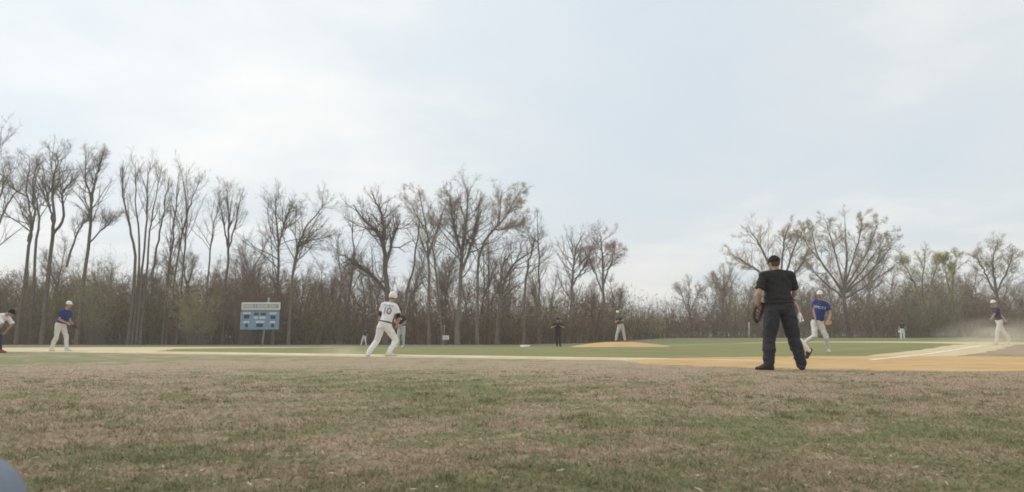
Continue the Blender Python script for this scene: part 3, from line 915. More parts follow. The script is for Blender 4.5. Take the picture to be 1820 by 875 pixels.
# ------------------------------------------------------------------ brush: an uncountable tangle below the trees
def thicket(name, label, seed, prof, Yfun, depth, n, hscale=1.0, rad=(0.010, 0.024)):
    """prof: list of (px, top py) of the dense mass; n stems"""
    rg = np.random.default_rng(seed)
    px0, px1 = prof[0][0], prof[-1][0]
    px = rg.uniform(px0, px1, n)
    topy = np.interp(px, [a for a, _ in prof], [b_ for _, b_ in prof])
    Yd = Yfun(px) + rg.random(n) ** 1.3 * depth
    x = (px - W0 / 2) / FPX * Yd / CT
    z0 = ground_np(x, Yd)
    H = (HOR - topy) / 1210 * Yd + CAM_H - z0
    lump = np.array([noise.noise(Vector((a * 0.22, b_ * 0.22, seed))) + 0.6 * noise.noise(Vector((a * 0.7, b_ * 0.7, seed + 9))) for a, b_ in zip(x, Yd)])
    H = H * (0.9 + 0.6 * lump) * rg.uniform(0.45, 1.12, n) * hscale
    H = np.clip(H, 0.5, 9)
    start = np.stack([x, Yd, z0 - 0.05], -1)
    d = norm(np.stack([rg.normal(0, .28, n), rg.normal(0, .28, n), np.ones(n)], -1))
    P, Rr = grow(rg, start, d, H, rg.uniform(rad[0], rad[1], n), 3, 0.15, 0.03, 0.3)
    p, d, l, r_ = spawn(rg, P, Rr, H, 5, 0.1, 1.0, 45, 0.32)
    P2, R2 = grow(rg, p, d, np.clip(l, .3, 1.6), np.full(len(l), 0.016), 1, 0.22, 0.02, 0.5)
    p, d, l, r_ = spawn(rg, P2, R2, np.clip(l, .3, 1.6), 2, 0.2, 1.0, 45, 0.6)
    P3, R3 = grow(rg, p, d, np.clip(l, .25, 1.0), np.full(len(l), 0.015), 1, 0.22, 0.0, 0.6)
    A, B, C_ = tubes(P, Rr, 3), tubes(P2, R2, 3), ribbons(rg, P3, R3 * 1.5)
    v, q = merge([A, B, C_])
    me = np_mesh(name, v, q, 4)
    a = me.attributes.new('rnd', 'FLOAT', 'POINT')
    rv = np.concatenate([np.repeat(rg.random(n), 4 * 3), np.repeat(rg.random(len(P2)), 2 * 3), np.repeat(rg.random(len(P3)), 4)])
    a.data.foreach_set('value', rv.astype(np.float32))
    o = link(name, me, MATS['brush'])
    tag(o, label, 'brush', kind='stuff')
    return o


thicket('brush', 'dense brown leafless brush under the trees behind the scoreboard', 5,
        [(-120, 495), (0, 490), (120, 505), (190, 480), (260, 505), (350, 490), (440, 480), (540, 500), (600, 520), (660, 540), (760, 545), (850, 535), (950, 545), (1100, 540)],
        lambda px: np.full(len(px), 79.0), 18, 5700, 1.12)
thicket('brush', 'taller sparse bare saplings mixed in the left wood', 9,
        [(-120, 430), (0, 425), (120, 430), (260, 440), (350, 430), (440, 425), (560, 440), (640, 490), (760, 500), (850, 470), (950, 490), (1100, 500)],
        lambda px: np.full(len(px), 82), 22, 2700, 1.1, rad=(0.02, 0.045))
thicket('brush', 'brown leafless brush along the right field behind the umpire and fielders', 6,
        [(1090, 540), (1150, 538), (1200, 545), (1260, 520), (1340, 510), (1450, 515), (1560, 510), (1620, 490), (1700, 485), (1780, 515), (1940, 510)],
        lambda px: np.interp(px, [1090, 1180, 1300, 1900], [80, 98, 100, 101]), 22, 5000, 1.12, rad=(0.014, 0.03))

# countable budding shrubs along the edge
def shrub(px, py_top, Yd, wpx, seed, label, twig, bud, nbud):
    s_ = 1210 / Yd
    g_ = on_ground(px, Yd)
    e = empty('budding_shrub', g_)
    tag(e, label, 'shrub', 'budding shrubs at the wood edge')
    rg = np.random.default_rng(seed)
    H = (HOR - py_top) / s_ + CAM_H - g_.z
    wv = wpx / s_ / 2
    n = 70
    an = rg.random(n) * 6.28; rr_ = rg.random(n) ** .5
    start = np.stack([np.cos(an) * rr_ * wv * .35, np.sin(an) * rr_ * wv * .35, np.full(n, -.05)], -1)
    d = norm(np.stack([np.cos(an) * rr_ * wv * .8, np.sin(an) * rr_ * wv * .8, np.full(n, H)], -1))
    P, Rr = grow(rg, start, d, H * rg.uniform(.55, 1.02, n), np.full(n, .022), 5, .12, .02, .3)
    v, q = tubes(P, Rr, 4)
    tag(link('stems', np_mesh('stems', v, q, 4), MATS['bark_grey'], e), kind='stuff')
    p, d, l, r_ = spawn(rg, P, Rr, np.full(n, H), 14, .2, 1, 45, .2)
    P2, R2 = grow(rg, p, d, np.clip(l, .3, 1.4), np.full(len(l), .010), 3, .2, .02, .4)
    v, q = tubes(P2, R2, 3)
    tag(link('crown', np_mesh('crown', v, q, 4), MATS[twig], e), kind='stuff')
    src = P2.reshape(-1, 3)
    c = src[rg.integers(0, len(src), nbud)] + rg.normal(0, .09, (nbud, 3))
    a = norm(rg.normal(0, 1, (nbud, 3))); b_ = norm(np.cross(a, rg.normal(0, 1, (nbud, 3))))
    s = (.05 * rg.uniform(.5, 1.3, nbud))[:, None]
    V = np.stack([c - a * s, c + b_ * s * .6, c + a * s, c - b_ * s * .6], 1).reshape(-1, 3)
    k = np.arange(nbud) * 4
    tag(link('buds', np_mesh('buds', V, np.stack([k, k + 1, k + 2, k + 3], -1), 4), MATS[bud], e), kind='stuff')

shrub(182, 432, 77.5, 95, 1, 'olive budding shrub left of the fan of straight stems', 'twig_olive', 'bud_olive', 5200)
shrub(362, 485, 76, 95, 2, 'dull green shrub at the wood edge left of the scoreboard', 'twig_olive', 'bud_olive', 5200)
shrub(445, 455, 77.5, 80, 3, 'reddish brown shrub rising right behind the scoreboard', 'twig_red', 'vine', 900)
shrub(1145, 542, 92, 90, 4, 'low green shrub behind the pitcher in the open gap', 'twig_olive', 'bud_olive', 1500)
shrub(1672, 470, 101, 75, 5, 'olive shrub right of the small outfielder', 'twig_olive', 'bud_olive', 5200)
shrub(1612, 490, 101, 60, 6, 'olive shrub directly behind the small outfielder', 'twig_olive', 'bud_olive', 5200)

#PEOPLE#
# ------------------------------------------------------------------ people
def cloth(name, c, rough=0.85, var=0.08, scale=30.0):
    return simple(name, c, rough, var, scale, 0.15)

cloth('black_knit', (0.030, 0.029, 0.031)); cloth('charcoal_wool', (0.042, 0.040, 0.046)); cloth('white_knit', (0.82, 0.80, 0.81))
cloth('royal_knit', (0.038, 0.055, 0.185)); cloth('navy_knit', (0.045, 0.050, 0.085)); cloth('off_white_twill', (0.66, 0.63, 0.60))
cloth('grey_twill', (0.50, 0.50, 0.49)); cloth('white_twill', (0.79, 0.775, 0.77)); cloth('dark_navy_twill', (0.045, 0.06, 0.10))
cloth('teal_grey_knit', (0.11, 0.14, 0.145)); cloth('violet_navy_knit', (0.060, 0.055, 0.115)); cloth('dark_cap', (0.026, 0.022, 0.022))
simple('skin', (0.46, 0.27, 0.20), 0.55, 0.08, 18, 0, 0.35)
simple('hair', (0.11, 0.085, 0.07), 0.8, 0.2, 60)
simple('shoe_black', (0.045, 0.036, 0.034), 0.5, 0.15, 20); simple('shoe_white', (0.66, 0.63, 0.55), 0.55, 0.1, 20); simple('shoe_red', (0.42, 0.12, 0.11), 0.6, 0.1, 20)
simple('helmet_white', (0.80, 0.77, 0.74), 0.35, 0.04, 8, 0, 0.5); simple('eye_dark', (0.03, 0.02, 0.02), 0.2, 0.05, 5, 0, 0.5)
simple('lip', (0.33, 0.13, 0.11), 0.6, 0.05, 9); simple('glove_tan', (0.36, 0.22, 0.11), 0.6, 0.2, 14, 0.3); simple('glove_dark', (0.07, 0.045, 0.032), 0.6, 0.2, 14, 0.3)
simple('belt_black', (0.03, 0.03, 0.035), 0.5, 0.1, 10); simple('mask_frame', (0.05, 0.045, 0.045), 0.4, 0.1, 10, 0, 0.5); simple('mask_pad', (0.09, 0.06, 0.045), 0.8, 0.2, 14)
simple('letter_dark', (0.24, 0.22, 0.27), 0.8, 0.05); simple('letter_white', (0.72, 0.74, 0.78), 0.8, 0.05)

TSC = bpy.data.scenes.new('tmp'); TMP = TSC.collection; TVL = TSC.view_layers[0]


def remesh(mb, vox, it, name):
    me = mb.mesh('tmp')
    o = bpy.data.objects.new('tmp', me); TMP.objects.link(o)
    md = o.modifiers.new('r', 'REMESH'); md.mode = 'VOXEL'; md.voxel_size = vox; md.adaptivity = 0
    if it:
        ms = o.modifiers.new('s', 'SMOOTH'); ms.factor = 0.5; ms.iterations = it
    TVL.update(); dg = TVL.depsgraph
    out = bpy.data.meshes.new_from_object(o.evaluated_get(dg), depsgraph=dg)
    out.name = name
    out.materials.clear()
    bpy.data.objects.remove(o); bpy.data.meshes.remove(me)
    return out


def wrinkle(me, amp, f, seed):
    me.update()
    n = len(me.vertices)
    co = np.empty(n * 3, np.float32); no = np.empty(n * 3, np.float32)
    me.vertices.foreach_get('co', co); me.vertex_normals.foreach_get('vector', no)
    co = co.reshape(-1, 3); no = no.reshape(-1, 3)
    q = co * np.array([f, f, f * 1.6]) + np.array([seed * 7.1, seed * 3.3, 0])
    h = np.array([noise.noise(a) + 0.5 * noise.noise((a[0] * 2.3, a[1] * 2.3, a[2] * 2.3)) for a in q.tolist()])
    me.vertices.foreach_set('co', (co + no * (amp * h)[:, None]).astype(np.float32).ravel())
    me.update()


def chain(mb, pts, n=12):
    """round tapered limb through (point, radius)"""
    for i in range(len(pts) - 1):
        (a, ra), (b_, rb_) = pts[i], pts[i + 1]
        a, b_ = Vector(a), Vector(b_)
        if (b_ - a).length > 1e-4:
            mb.tube([a, a.lerp(b_, .5), b_], [ra, (ra + rb_) / 2, rb_], n)
    for p, r in pts:
        mb.ball(Vector(p), r, seg=12)


def frame(x, z):
    z = Vector(z).normalized(); x = Vector(x); x = (x - z * x.dot(z)).normalized(); y = z.cross(x)
    return Matrix((x, y, z)).transposed()


def loft(mb, secs, lat, fwd, n=20):
    """secs: (centre, half width, half depth)"""
    o = len(mb.v)
    for c, rx, ry in secs:
        for k in range(n):
            t = 2 * math.pi * k / n
            mb.v.append(tuple(Vector(c) + lat * (rx * math.cos(t)) + fwd * (ry * math.sin(t))))
    m_ = len(secs)
    for i in range(m_ - 1):
        for k in range(n):
            mb.f.append((o + i * n + k, o + i * n + (k + 1) % n, o + (i + 1) * n + (k + 1) % n, o + (i + 1) * n + k))
    mb.f.append(tuple(o + k for k in reversed(range(n)))); mb.f.append(tuple(o + (m_ - 1) * n + k for k in range(n)))


def ik(a, tgt, hint, l1, l2):
    a, tgt, hint = Vector(a), Vector(tgt), Vector(hint)
    d = tgt - a; L = d.length
    if L > (l1 + l2) * 0.995:
        k = L / ((l1 + l2) * 0.995)
        if k > 1.12:
            tgt = a + d * (1.12 / k); d = tgt - a; L = d.length; k = 1.12
        l1 *= k; l2 *= k
    u = d.normalized()
    h = hint - a; h = h - u * h.dot(u)
    if h.length < 1e-4: h = Vector((0, 1, 0.01)); h = h - u * h.dot(u)
    h.normalize()
    ca = max(-1, min(1, (l1 * l1 + L * L - l2 * l2) / (2 * l1 * L)))
    return a + u * (l1 * ca) + h * (l1 * math.sqrt(max(0, 1 - ca * ca))), tgt


def hand(mb, w, d, palm, side, k, curl):
    """palm and five fingers from wrist w along d; palm = palm normal; side = thumb side direction"""
    d = Vector(d).normalized(); palm = Vector(palm); palm = (palm - d * palm.dot(d)).normalized()
    th = d.cross(palm) * side
    c = w + d * 0.055 * k
    mb.ball(c, (0.042 * k, 0.052 * k, 0.017 * k), frame(th, palm), 12)
    for i, ln_ in enumerate((0.068, 0.078, 0.072, 0.056)):
        b_ = w + d * 0.095 * k + th * (0.033 - 0.0225 * i) * k
        p = [b_]; dd = d + th * (0.10 - 0.07 * i)
        for s_ in range(3):
            dd = (dd.normalized() * math.cos(curl) + palm * math.sin(curl)).normalized()
            p.append(p[-1] + dd * ln_ * k * (0.42, 0.33, 0.25)[s_])
        chain(mb, [(q, (0.0095 - 0.0009 * j) * k) for j, q in enumerate(p)], 8)
    b_ = w + d * 0.03 * k + th * 0.036 * k
    p1 = b_ + (th * 0.75 + d * 0.7 + palm * .2).normalized() * 0.042 * k
    p2 = p1 + (th * 0.25 + d * 0.9 + palm * .35).normalized() * 0.032 * k
    chain(mb, [(b_ - th * .01, 0.015 * k), (p1, 0.011 * k), (p2, 0.0085 * k)], 8)


def person(label, px0, Yd, J, face, lat, shirt, pants, cap, shoe, capkind='cap', k=1.0, wide=1.0, belly=0.0, sleeve=0.62, under=None,
           vox=0.011, toes=((-.3, 1), (.3, 1)), glove=None, curl=0.45, belt=True, lift=0.0, baggy=1.0, seed=1, group='people on the ball field', batting=False):
    g_ = on_ground(px0, Yd); g_.z += lift
    e = empty('person', g_)
    tag(e, label, 'person', group)

    def P(q):
        px, py, dy = q
        if py is None:
            v = at(px, 600, Yd); v.z = g_.z + 0.085 * k
        else:
            v = at(px, py, Yd)
        v.y += dy
        return v - g_

    def D(v):
        return Vector((v[0], v[1], 0)).normalized()
    pel, neck, head = P(J['pelvis']), P(J['neck']), P(J['head'])
    up = (neck - pel).normalized()
    tl = (neck - pel).length
    L = D(lat); L = (L - up * L.dot(up)).normalized()
    f3 = L.cross(up)
    fc = D(face)
    if f3.dot(fc) < 0: f3 = -f3
    hx = pel.z and Vector((0, 0, 1))
    sh = 0.185 * k * wide
    shA, shB = neck - up * 0.088 * k - L * sh, neck - up * 0.088 * k + L * sh
    hpA, hpB = pel - L * 0.092 * k * wide - up * 0.03, pel + L * 0.092 * k * wide - up * 0.03
    elA, wrA = ik(shA, P(J['wrA']), P(J['elA']), 0.29 * k, 0.26 * k)
    elB, wrB = ik(shB, P(J['wrB']), P(J['elB']), 0.29 * k, 0.26 * k)
    knA, anA = ik(hpA, P(J['anA']), P(J['knA']), 0.43 * k, 0.425 * k)
    knB, anB = ik(hpB, P(J['anB']), P(J['knB']), 0.43 * k, 0.425 * k)
    # ---- torso sections, pelvis to neck
    def torso(mb, inf, low=True):
        w = wide
        S = [(-0.10, .125, .105), (-0.02, .158, .118), (0.10, .150, .112 + belly * .6), (0.28, .142 + belly * .3, .108 + belly), (0.50, .150, .112 + belly * .5), (0.70, .166, .115), (0.84, .148, .100), (0.95, .085, .072)]
        if not low: S = [(0.10, .160, .122 + belly * .6)] + S[3:]
        loft(mb, [(pel + up * (t * tl) + f3 * (0.012 * math.sin(3.1 * t) + belly * .35 * max(0, math.sin(3.1 * t))), rx * k * w + inf, ry * k + inf) for t, rx, ry in S], L, f3)
        chain(mb, [(shA + L * .03, .068 * k + inf), (neck - up * .03, .055 * k + inf * .6), (shB - L * .03, .068 * k + inf)])
    # ---- body: one surface
    mb = MB()
    torso(mb, 0)
    chain(mb, [(neck - up * .05, .062 * k), (neck + (head - neck) * .55, .054 * k)])
    hu = (Vector((0, 0, 1)) * .75 + (head - neck).normalized() * .35).normalized()
    hr = fc.cross(hu).normalized(); ff = hu.cross(hr).normalized()
    HM = frame(hr, hu)
    mb.ball(head + hu * .02 * k, (.076 * k, .097 * k, .098 * k), HM, 18)
    mb.ball(head - hu * .055 * k + ff * .025 * k, (.056 * k, .066 * k, .062 * k), HM, 14)
    mb.ball(head + ff * .098 * k - hu * .02 * k, (.014 * k, .018 * k, .026 * k), HM, 10)
    mb.ball(head + ff * .078 * k + hu * .022 * k, (.05 * k, .018 * k, .012 * k), HM, 10)
    for sgn in (-1, 1): mb.ball(head + hr * .078 * k * sgn - hu * .012 * k, (.010 * k, .020 * k, .032 * k), HM, 10)
    for s_, el, wr in ((shA, elA, wrA), (shB, elB, wrB)):
        m1 = s_.lerp(el, .45)
        chain(mb, [(s_, .056 * k), (m1, .050 * k), (el, .041 * k), (el.lerp(wr, .35), .042 * k), (wr, .028 * k)])
    for sgn, el, wr in ((-1, elA, wrA), (1, elB, wrB)):
        dd = (wr - el).normalized()
        pn = (-L * sgn * .6 + f3 * .3 + Vector((0, 0, -.2)))
        hand(mb, wr, dd, pn, (1 if (dd.cross(pn)).dot(f3) > 0 else -1), k, curl)
    for hp, kn, an in ((hpA, knA, anA), (hpB, knB, anB)):
        chain(mb, [(hp, .092 * k), (hp.lerp(kn, .5), .078 * k), (kn, .056 * k), (kn.lerp(an, .35) - f3 * .01, .055 * k), (an, .038 * k)])
    feet = []
    for an, kn, td, raised in ((anA, knA, toes[0], J['anA'][1] is not None), (anB, knB, toes[1], J['anB'][1] is not None)):
        t3 = D(td)
        if len(td) == 3: t3 = Vector(td).normalized()
        dn = Vector((0, 0, -1)) if not raised else (an - kn).normalized()
        dn = (dn - t3 * dn.dot(t3)).normalized()
        heel = an - t3 * .045 * k + dn * .045 * k; ball_ = an + t3 * .12 * k + dn * .058 * k; toe = an + t3 * .185 * k + dn * .062 * k
        chain(mb, [(heel, .030 * k), (ball_, .024 * k), (toe, .018 * k)])
        feet.append((an, t3, dn, heel, ball_, toe))
    body = remesh(mb, vox * .85, 3, 'body')
    link('body', body, MATS['skin'], e, True)
    # ---- shirt
    mb = MB(); torso(mb, .018, low=False)
    for s_, el in ((shA, elA), (shB, elB)):
        end = s_.lerp(el, min(sleeve, .97))
        chain(mb, [(s_, .068 * k), (s_.lerp(end, .6), .070 * k)])
        mb.tube([s_, s_.lerp(end, .5), end], [.066 * k, .071 * k, .073 * k], 14)
    sm = remesh(mb, vox, 4, 'shirt'); wrinkle(sm, .016, 8, seed)
    link('shirt', sm, MATS[shirt], e, True)
    col = MB(); ring = []
    for j in range(17):
        t = 2 * math.pi * j / 16
        ring.append(neck + up * .0 + L * (.072 * k * math.cos(t)) + f3 * (.066 * k * math.sin(t) + .008))
    col.tube(ring, .013 * k, 8)
    col.build('collar', MATS[shirt], e, True)
    if under:
        for s_, el, wr in ((shA, elA, wrA), (shB, elB, wrB)):
            mb = MB(); chain(mb, [(s_.lerp(el, .5), .058 * k), (s_.lerp(el, .86), .053 * k)])
            link('undersleeve', remesh(mb, vox, 2, 'undersleeve'), MATS[under], e, True)
    # ---- trousers
    mb = MB()
    loft(mb, [(pel + up * (t * tl) + f3 * (belly * .3 * max(0, t * 3)), rx * k * wide, ry * k + belly * .4 * max(0, t * 4)) for t, rx, ry in ((-.13, .12, .10), (-.05, .178, .138), (.05, .182, .140), (.155, .172, .132))], L, f3)
    for hp, kn, an in ((hpA, knA, anA), (hpB, knB, anB)):
        chain(mb, [(hp, .108 * k * (1 + (wide - 1) * .5)), (hp.lerp(kn, .5), .094 * k * (1 + (wide - 1) * .5) * (.5 + .5 * baggy)), (kn, .078 * k * baggy), (kn.lerp(an, .4) - f3 * .012, .074 * k * baggy), (kn.lerp(an, .97), .062 * k * baggy)])
    tm = remesh(mb, vox, 4, 'trousers'); wrinkle(tm, .015, 7, seed + 3)
    link('trousers', tm, MATS[pants], e, True)
    if belt:
        rg_ = [pel + up * (.165 * tl) + L * ((.176 * k * wide + .004) * math.cos(2 * math.pi * j / 24)) + f3 * ((.136 * k + belly * .3) * math.sin(2 * math.pi * j / 24) + belly * .2) for j in range(25)]
        b_ = MB(); b_.tube(rg_, .018 * k, 6); b_.build('belt', MATS['belt_black'], e, True)
    # ---- shoes
    for an, t3, dn, heel, ball_, toe in feet:
        sd_ = dn.cross(t3)
        mb = MB()
        chain(mb, [(an - dn * .005, .047 * k), (heel - dn * .005, .043 * k)])
        for s2 in (-1, 1): chain(mb, [(heel + sd_ * .006 * s2, .040 * k), (ball_ + sd_ * .014 * s2 * k - dn * .006, .036 * k), (toe - dn * .002, .027 * k)])
        chain(mb, [(an + t3 * .03 * k, .042 * k), (ball_ - dn * .012, .036 * k)])
        so = link('shoe', remesh(mb, vox * .8, 3, 'shoe'), MATS[shoe], e, True)
        so_b = MB(); so_b.tube([heel + dn * .032 * k - t3 * .03 * k, heel.lerp(ball_, .5) + dn * .030 * k, toe + dn * .026 * k + t3 * .02 * k], [.03 * k, .034 * k, .028 * k], 8)
        for j, v in enumerate(so_b.v):
            q = Vector(v) - an; h_ = q.dot(dn); q = q - dn * h_ + dn * (.076 * k + (h_ - .076 * k) * .25); so_b.v[j] = tuple(an + q)
        so_b.build('sole', MATS['shoe_black' if shoe != 'shoe_black' else 'mask_frame'], so, True)
    # ---- head
    for sgn in (-1, 1):
        MB().ball(head + hr * .031 * k * sgn + ff * .083 * k + hu * .002 * k, .0115 * k, None, 8).build('eye', MATS['eye_dark'], e, True)
    MB().ball(head + ff * .084 * k - hu * .062 * k, (.024 * k, .008 * k, .006 * k), HM, 8).build('mouth', MATS['lip'], e, True)
    hb = MB(); hb.ball(head + hu * .018 * k - ff * .014 * k, (.080 * k, .092 * k, .090 * k), HM, 16); hb.ball(head - hu * .03 * k - ff * .05 * k, (.058 * k, .043 * k, .032 * k), HM, 12)
    bmh = bmesh.new(); mh = hb.mesh('hair'); bmh.from_mesh(mh)
    bmesh.ops.bisect_plane(bmh, geom=bmh.verts[:] + bmh.edges[:] + bmh.faces[:], plane_co=head + ff * .045 * k, plane_no=ff, clear_outer=True)
    bmh.to_mesh(mh); bmh.free()
    link('hair', mh, MATS['hair'], e, True)
    # cap or helmet: a dome cut off flat, with a bill
    big = 1.0 if capkind == 'cap' else 1.16
    cb = bmesh.new(); bmesh.ops.create_uvsphere(cb, u_segments=20, v_segments=14, radius=1.0)
    low_ = -.12 if capkind == 'cap' else -.45
    bmesh.ops.bisect_plane(cb, geom=cb.verts[:] + cb.edges[:] + cb.faces[:], plane_co=(0, 0, low_), plane_no=(0, 0, -1), clear_outer=True)
    if capkind != 'cap':   # face opening of the helmet
        bmesh.ops.bisect_plane(cb, geom=cb.verts[:] + cb.edges[:] + cb.faces[:], plane_co=(0, .62, .1), plane_no=(0, 1, -.9), clear_outer=True)
    cm = Matrix.Translation(head + hu * .024 * k) @ frame(hr, hu).to_4x4() @ Matrix.Diagonal((.089 * k * big, .108 * k * big, .112 * k * (big * .97), 1))
    # frame() puts y = z x x; make sure +y is forward
    if (cm.to_3x3() @ Vector((0, 1, 0))).dot(ff) < 0: cm = cm @ Matrix.Rotation(math.pi, 4, 'Z')
    cmb = MB().bm(cb, cm)
    co_ = cmb.build('cap' if capkind == 'cap' else 'helmet', MATS[cap], e, True)
    bl = MB(); o_ = 0
    A_ = []
    for j in range(9):
        t = math.pi * (j / 8)
        A_.append((math.cos(t), math.sin(t)))
    for lay in (0, .006):
        for x_, y_ in A_: bl.v.append(tuple(head + hu * (.034 * k + lay - .012 * x_ * x_) + hr * (.074 * k * x_) + ff * (.060 * k + .0 * y_)))
        for x_, y_ in A_: bl.v.append(tuple(head + hu * (.022 * k + lay - .016 * x_ * x_) + hr * (.070 * k * x_) + ff * (.085 * k + .085 * k * y_)))
    for j in range(8):
        bl.f.append((j, j + 1, 9 + j + 1, 9 + j)); bl.f.append((18 + j, 18 + 9 + j, 18 + 9 + j + 1, 18 + j + 1))
        bl.f.append((9 + j, 9 + j + 1, 27 + j + 1, 27 + j))
    bl.build('bill', MATS[cap], co_, True)
    if glove:
        which, gm = glove
        el, wr = (elA, wrA) if which == 'A' else (elB, wrB)
        dd = (wr - el).normalized(); c = wr + dd * .10 * k
        nrm = (f3 - dd * f3.dot(dd)).normalized(); sd_ = dd.cross(nrm)
        mb = MB()
        mb.ball(c, (.085 * k, .105 * k, .045 * k), frame(sd_, nrm), 14)
        for j in range(4):
            b_ = c + dd * .05 * k + sd_ * (.055 - .035 * j) * k
            chain(mb, [(b_, .026 * k), (b_ + dd * .085 * k + nrm * .02 * k, .020 * k)], 8)
        chain(mb, [(c - sd_ * .06 * k, .028 * k), (c - sd_ * .105 * k + dd * .07 * k + nrm * .02, .020 * k)], 8)
        go = link('baseball_glove', remesh(mb, vox, 2, 'baseball_glove'), MATS[gm], None, True)
        go.location = g_
        return e, dict(shirt=sm, g=g_, neck=neck, pel=pel, up=up, L=L, f3=f3, tl=tl, wrA=wrA, wrB=wrB, elA=elA, elB=elB, glove=go)
    if batting:
        dd = (wrB - elB).normalized()
        mb = MB(); hand(mb, wrB, dd, -L, 1, k * 1.18, curl); chain(mb, [(wrB - dd * .04, .04 * k), (wrB + dd * .03, .04 * k)])
        link('batting_glove', remesh(mb, vox * .8, 2, 'batting_glove'), MATS['helmet_white'], e, True)
    return e, dict(shirt=sm, g=g_, neck=neck, pel=pel, up=up, L=L, f3=f3, tl=tl, wrA=wrA, wrB=wrB, elA=elA, elB=elB)


def print_on(info, parent, me, centre, out, mat, name, off=.006):
    """lay flat lettering (mesh in the XZ plane facing -Y) on the shirt, seen along -out"""
    bvh = BVHTree.FromPolygons([v.co for v in info['shirt'].vertices], [p.vertices for p in info['shirt'].polygons])
    out = out.normalized(); up = info['up']; rt = up.cross(out) * -1
    rt = out.cross(up) * -1
    for v in me.vertices:
        q = centre + rt * v.co.x + up * v.co.y
        hit = bvh.ray_cast(q + out * .6, -out)
        v.co = (hit[0] + out * off) if hit[0] else q + out * .12
    me.update()
    return link(name, me, MATS[mat], parent)


def strokes(widths, h, seed):
    """a row of short upright bars that reads as small lettering from afar"""
    rs = random.Random(seed); bm = bmesh.new()
    tot = sum(widths) + .35 * h * (len(widths) - 1); x = -tot / 2
    for w in widths:
        for (x0, x1, y0, y1) in ((x, x + .3 * w, -h / 2, h / 2), (x + .7 * w, x + w, -h / 2, h / 2), (x + .3 * w, x + .7 * w, h * rs.choice((-.5, -.1, .25)), 0)):
            y1 = y0 + .25 * h if y1 == 0 else y1
            vs = [bm.verts.new((a, b_, 0)) for a, b_ in ((x0, y0), (x1, y0), (x1, y1), (x0, y1))]
            bm.faces.new(vs)
        x += w + .35 * h
    me = bpy.data.meshes.new('lettering'); bm.to_mesh(me); bm.free()
    return me


def text_mesh(body, size):
    cu = bpy.data.curves.new('t', 'FONT'); cu.body = body; cu.size = size; cu.align_x = 'CENTER'; cu.align_y = 'CENTER'; cu.offset = size * .02
    cu.resolution_u = 4
    o = bpy.data.objects.new('t', cu); TMP.objects.link(o)
    TVL.update(); dg = TVL.depsgraph
    me = bpy.data.meshes.new_from_object(o.evaluated_get(dg), depsgraph=dg)
    me.materials.clear()
    bpy.data.objects.remove(o)
    bm = bmesh.new(); bm.from_mesh(me)
    bmesh.ops.triangulate(bm, faces=bm.faces[:]); bmesh.ops.subdivide_edges(bm, edges=bm.edges[:], cuts=1)
    bm.to_mesh(me); bm.free()
    return me


# near umpire
ump, ui = person('umpire in black shirt and cap with charcoal trousers, back turned, nearest figure', 1388, 10.8,
    dict(pelvis=(1386, 549, 0), neck=(1381, 481, 0.02), head=(1378, 467.5, .04), elA=(1346, 520, -.08), wrA=(1352, 543, .10), elB=(1422, 521, -.02), wrB=(1413, 537, .30),
         knA=(1366, 604, .12), anA=(1363, None, -.02), knB=(1414, 604, .12), anB=(1423, None, .02)),
    (-.25, 1), (1, .06), 'black_knit', 'charcoal_wool', 'dark_cap', 'shoe_black', k=1.0, wide=1.28, belly=.05, sleeve=.80, baggy=1.32, vox=.0125, toes=((-.85, .5), (.45, .9)), seed=2)
# runner in white
run, ri = person('runner in white uniform with number 10 on the back, leading off toward the right', 684, 17.8,
    dict(pelvis=(684, 579, 0), neck=(694, 538.5, .05), head=(697.5, 527.5, .09), elA=(669, 562, -.05), wrA=(671, 582, .16), elB=(710, 562, .0), wrB=(703, 578, .20),
         knA=(670, 604, .2), anA=(657, None, -.12), knB=(707, 600, .25), anB=(692, None, -.08)),
    (.45, .9), (.96, -.22), 'white_knit', 'white_twill', 'helmet_white', 'shoe_white', capkind='helmet', k=1.0, sleeve=.55, under='black_knit', vox=.0135, toes=((-.4, .9), (1, .15)), seed=5)
back = -ri['f3']
c_ = ri['pel'] + ri['up'] * (ri['tl'] * .62)
me = text_mesh('10', .25)
print_on(ri, run, me, c_, back, 'letter_dark', 'jersey_number')
print_on(ri, run, strokes([.03] * 6, .045, 4), ri['pel'] + ri['up'] * (ri['tl'] * .86), back, 'letter_dark', 'jersey_name')
# left infielder
lf, li = person('infielder in royal blue shirt and white cap standing sideways at left, pale trousers', 112, 23.6,
    dict(pelvis=(108, 577, 0), neck=(118, 551, 0), head=(122.5, 541.5, 0), elA=(106, 568, -.15), wrA=(122, 574, -.12), elB=(116, 567, .2), wrB=(127, 577, .10),
         knA=(113, 600, -.1), anA=(97, None, -.12), knB=(124, 598, .1), anB=(117, None, .10)),
    (1, -.12), (.22, .97), 'royal_knit', 'off_white_twill', 'helmet_white', 'shoe_white', k=.97, vox=.017, toes=((.8, -.4), (1, -.1)), glove=('B', 'glove_dark'), seed=7)
tag(li['glove'], 'dark fielding glove held by the blue shirted player at left', 'glove')
# coach at the left edge
co, ci = person('person in white shirt and dark trousers bent forward at the left edge, hands on knees', -6, 21.3,
    dict(pelvis=(-22, 580, 0), neck=(10, 560, 0), head=(20, 556.5, 0), elA=(12, 574, -.20), wrA=(2, 588, -.18), elB=(14, 574, .2), wrB=(4, 588, .18),
         knA=(2, 600, -.16), anA=(-9, None, -.16), knB=(4, 600, .16), anB=(-5, None, .16)),
    (1, -.1), (.06, 1), 'white_knit', 'dark_navy_twill', 'dark_cap', 'shoe_red', k=1.0, sleeve=.97, under=None, vox=.017, toes=((1, -.1), (1, .1)), seed=9)
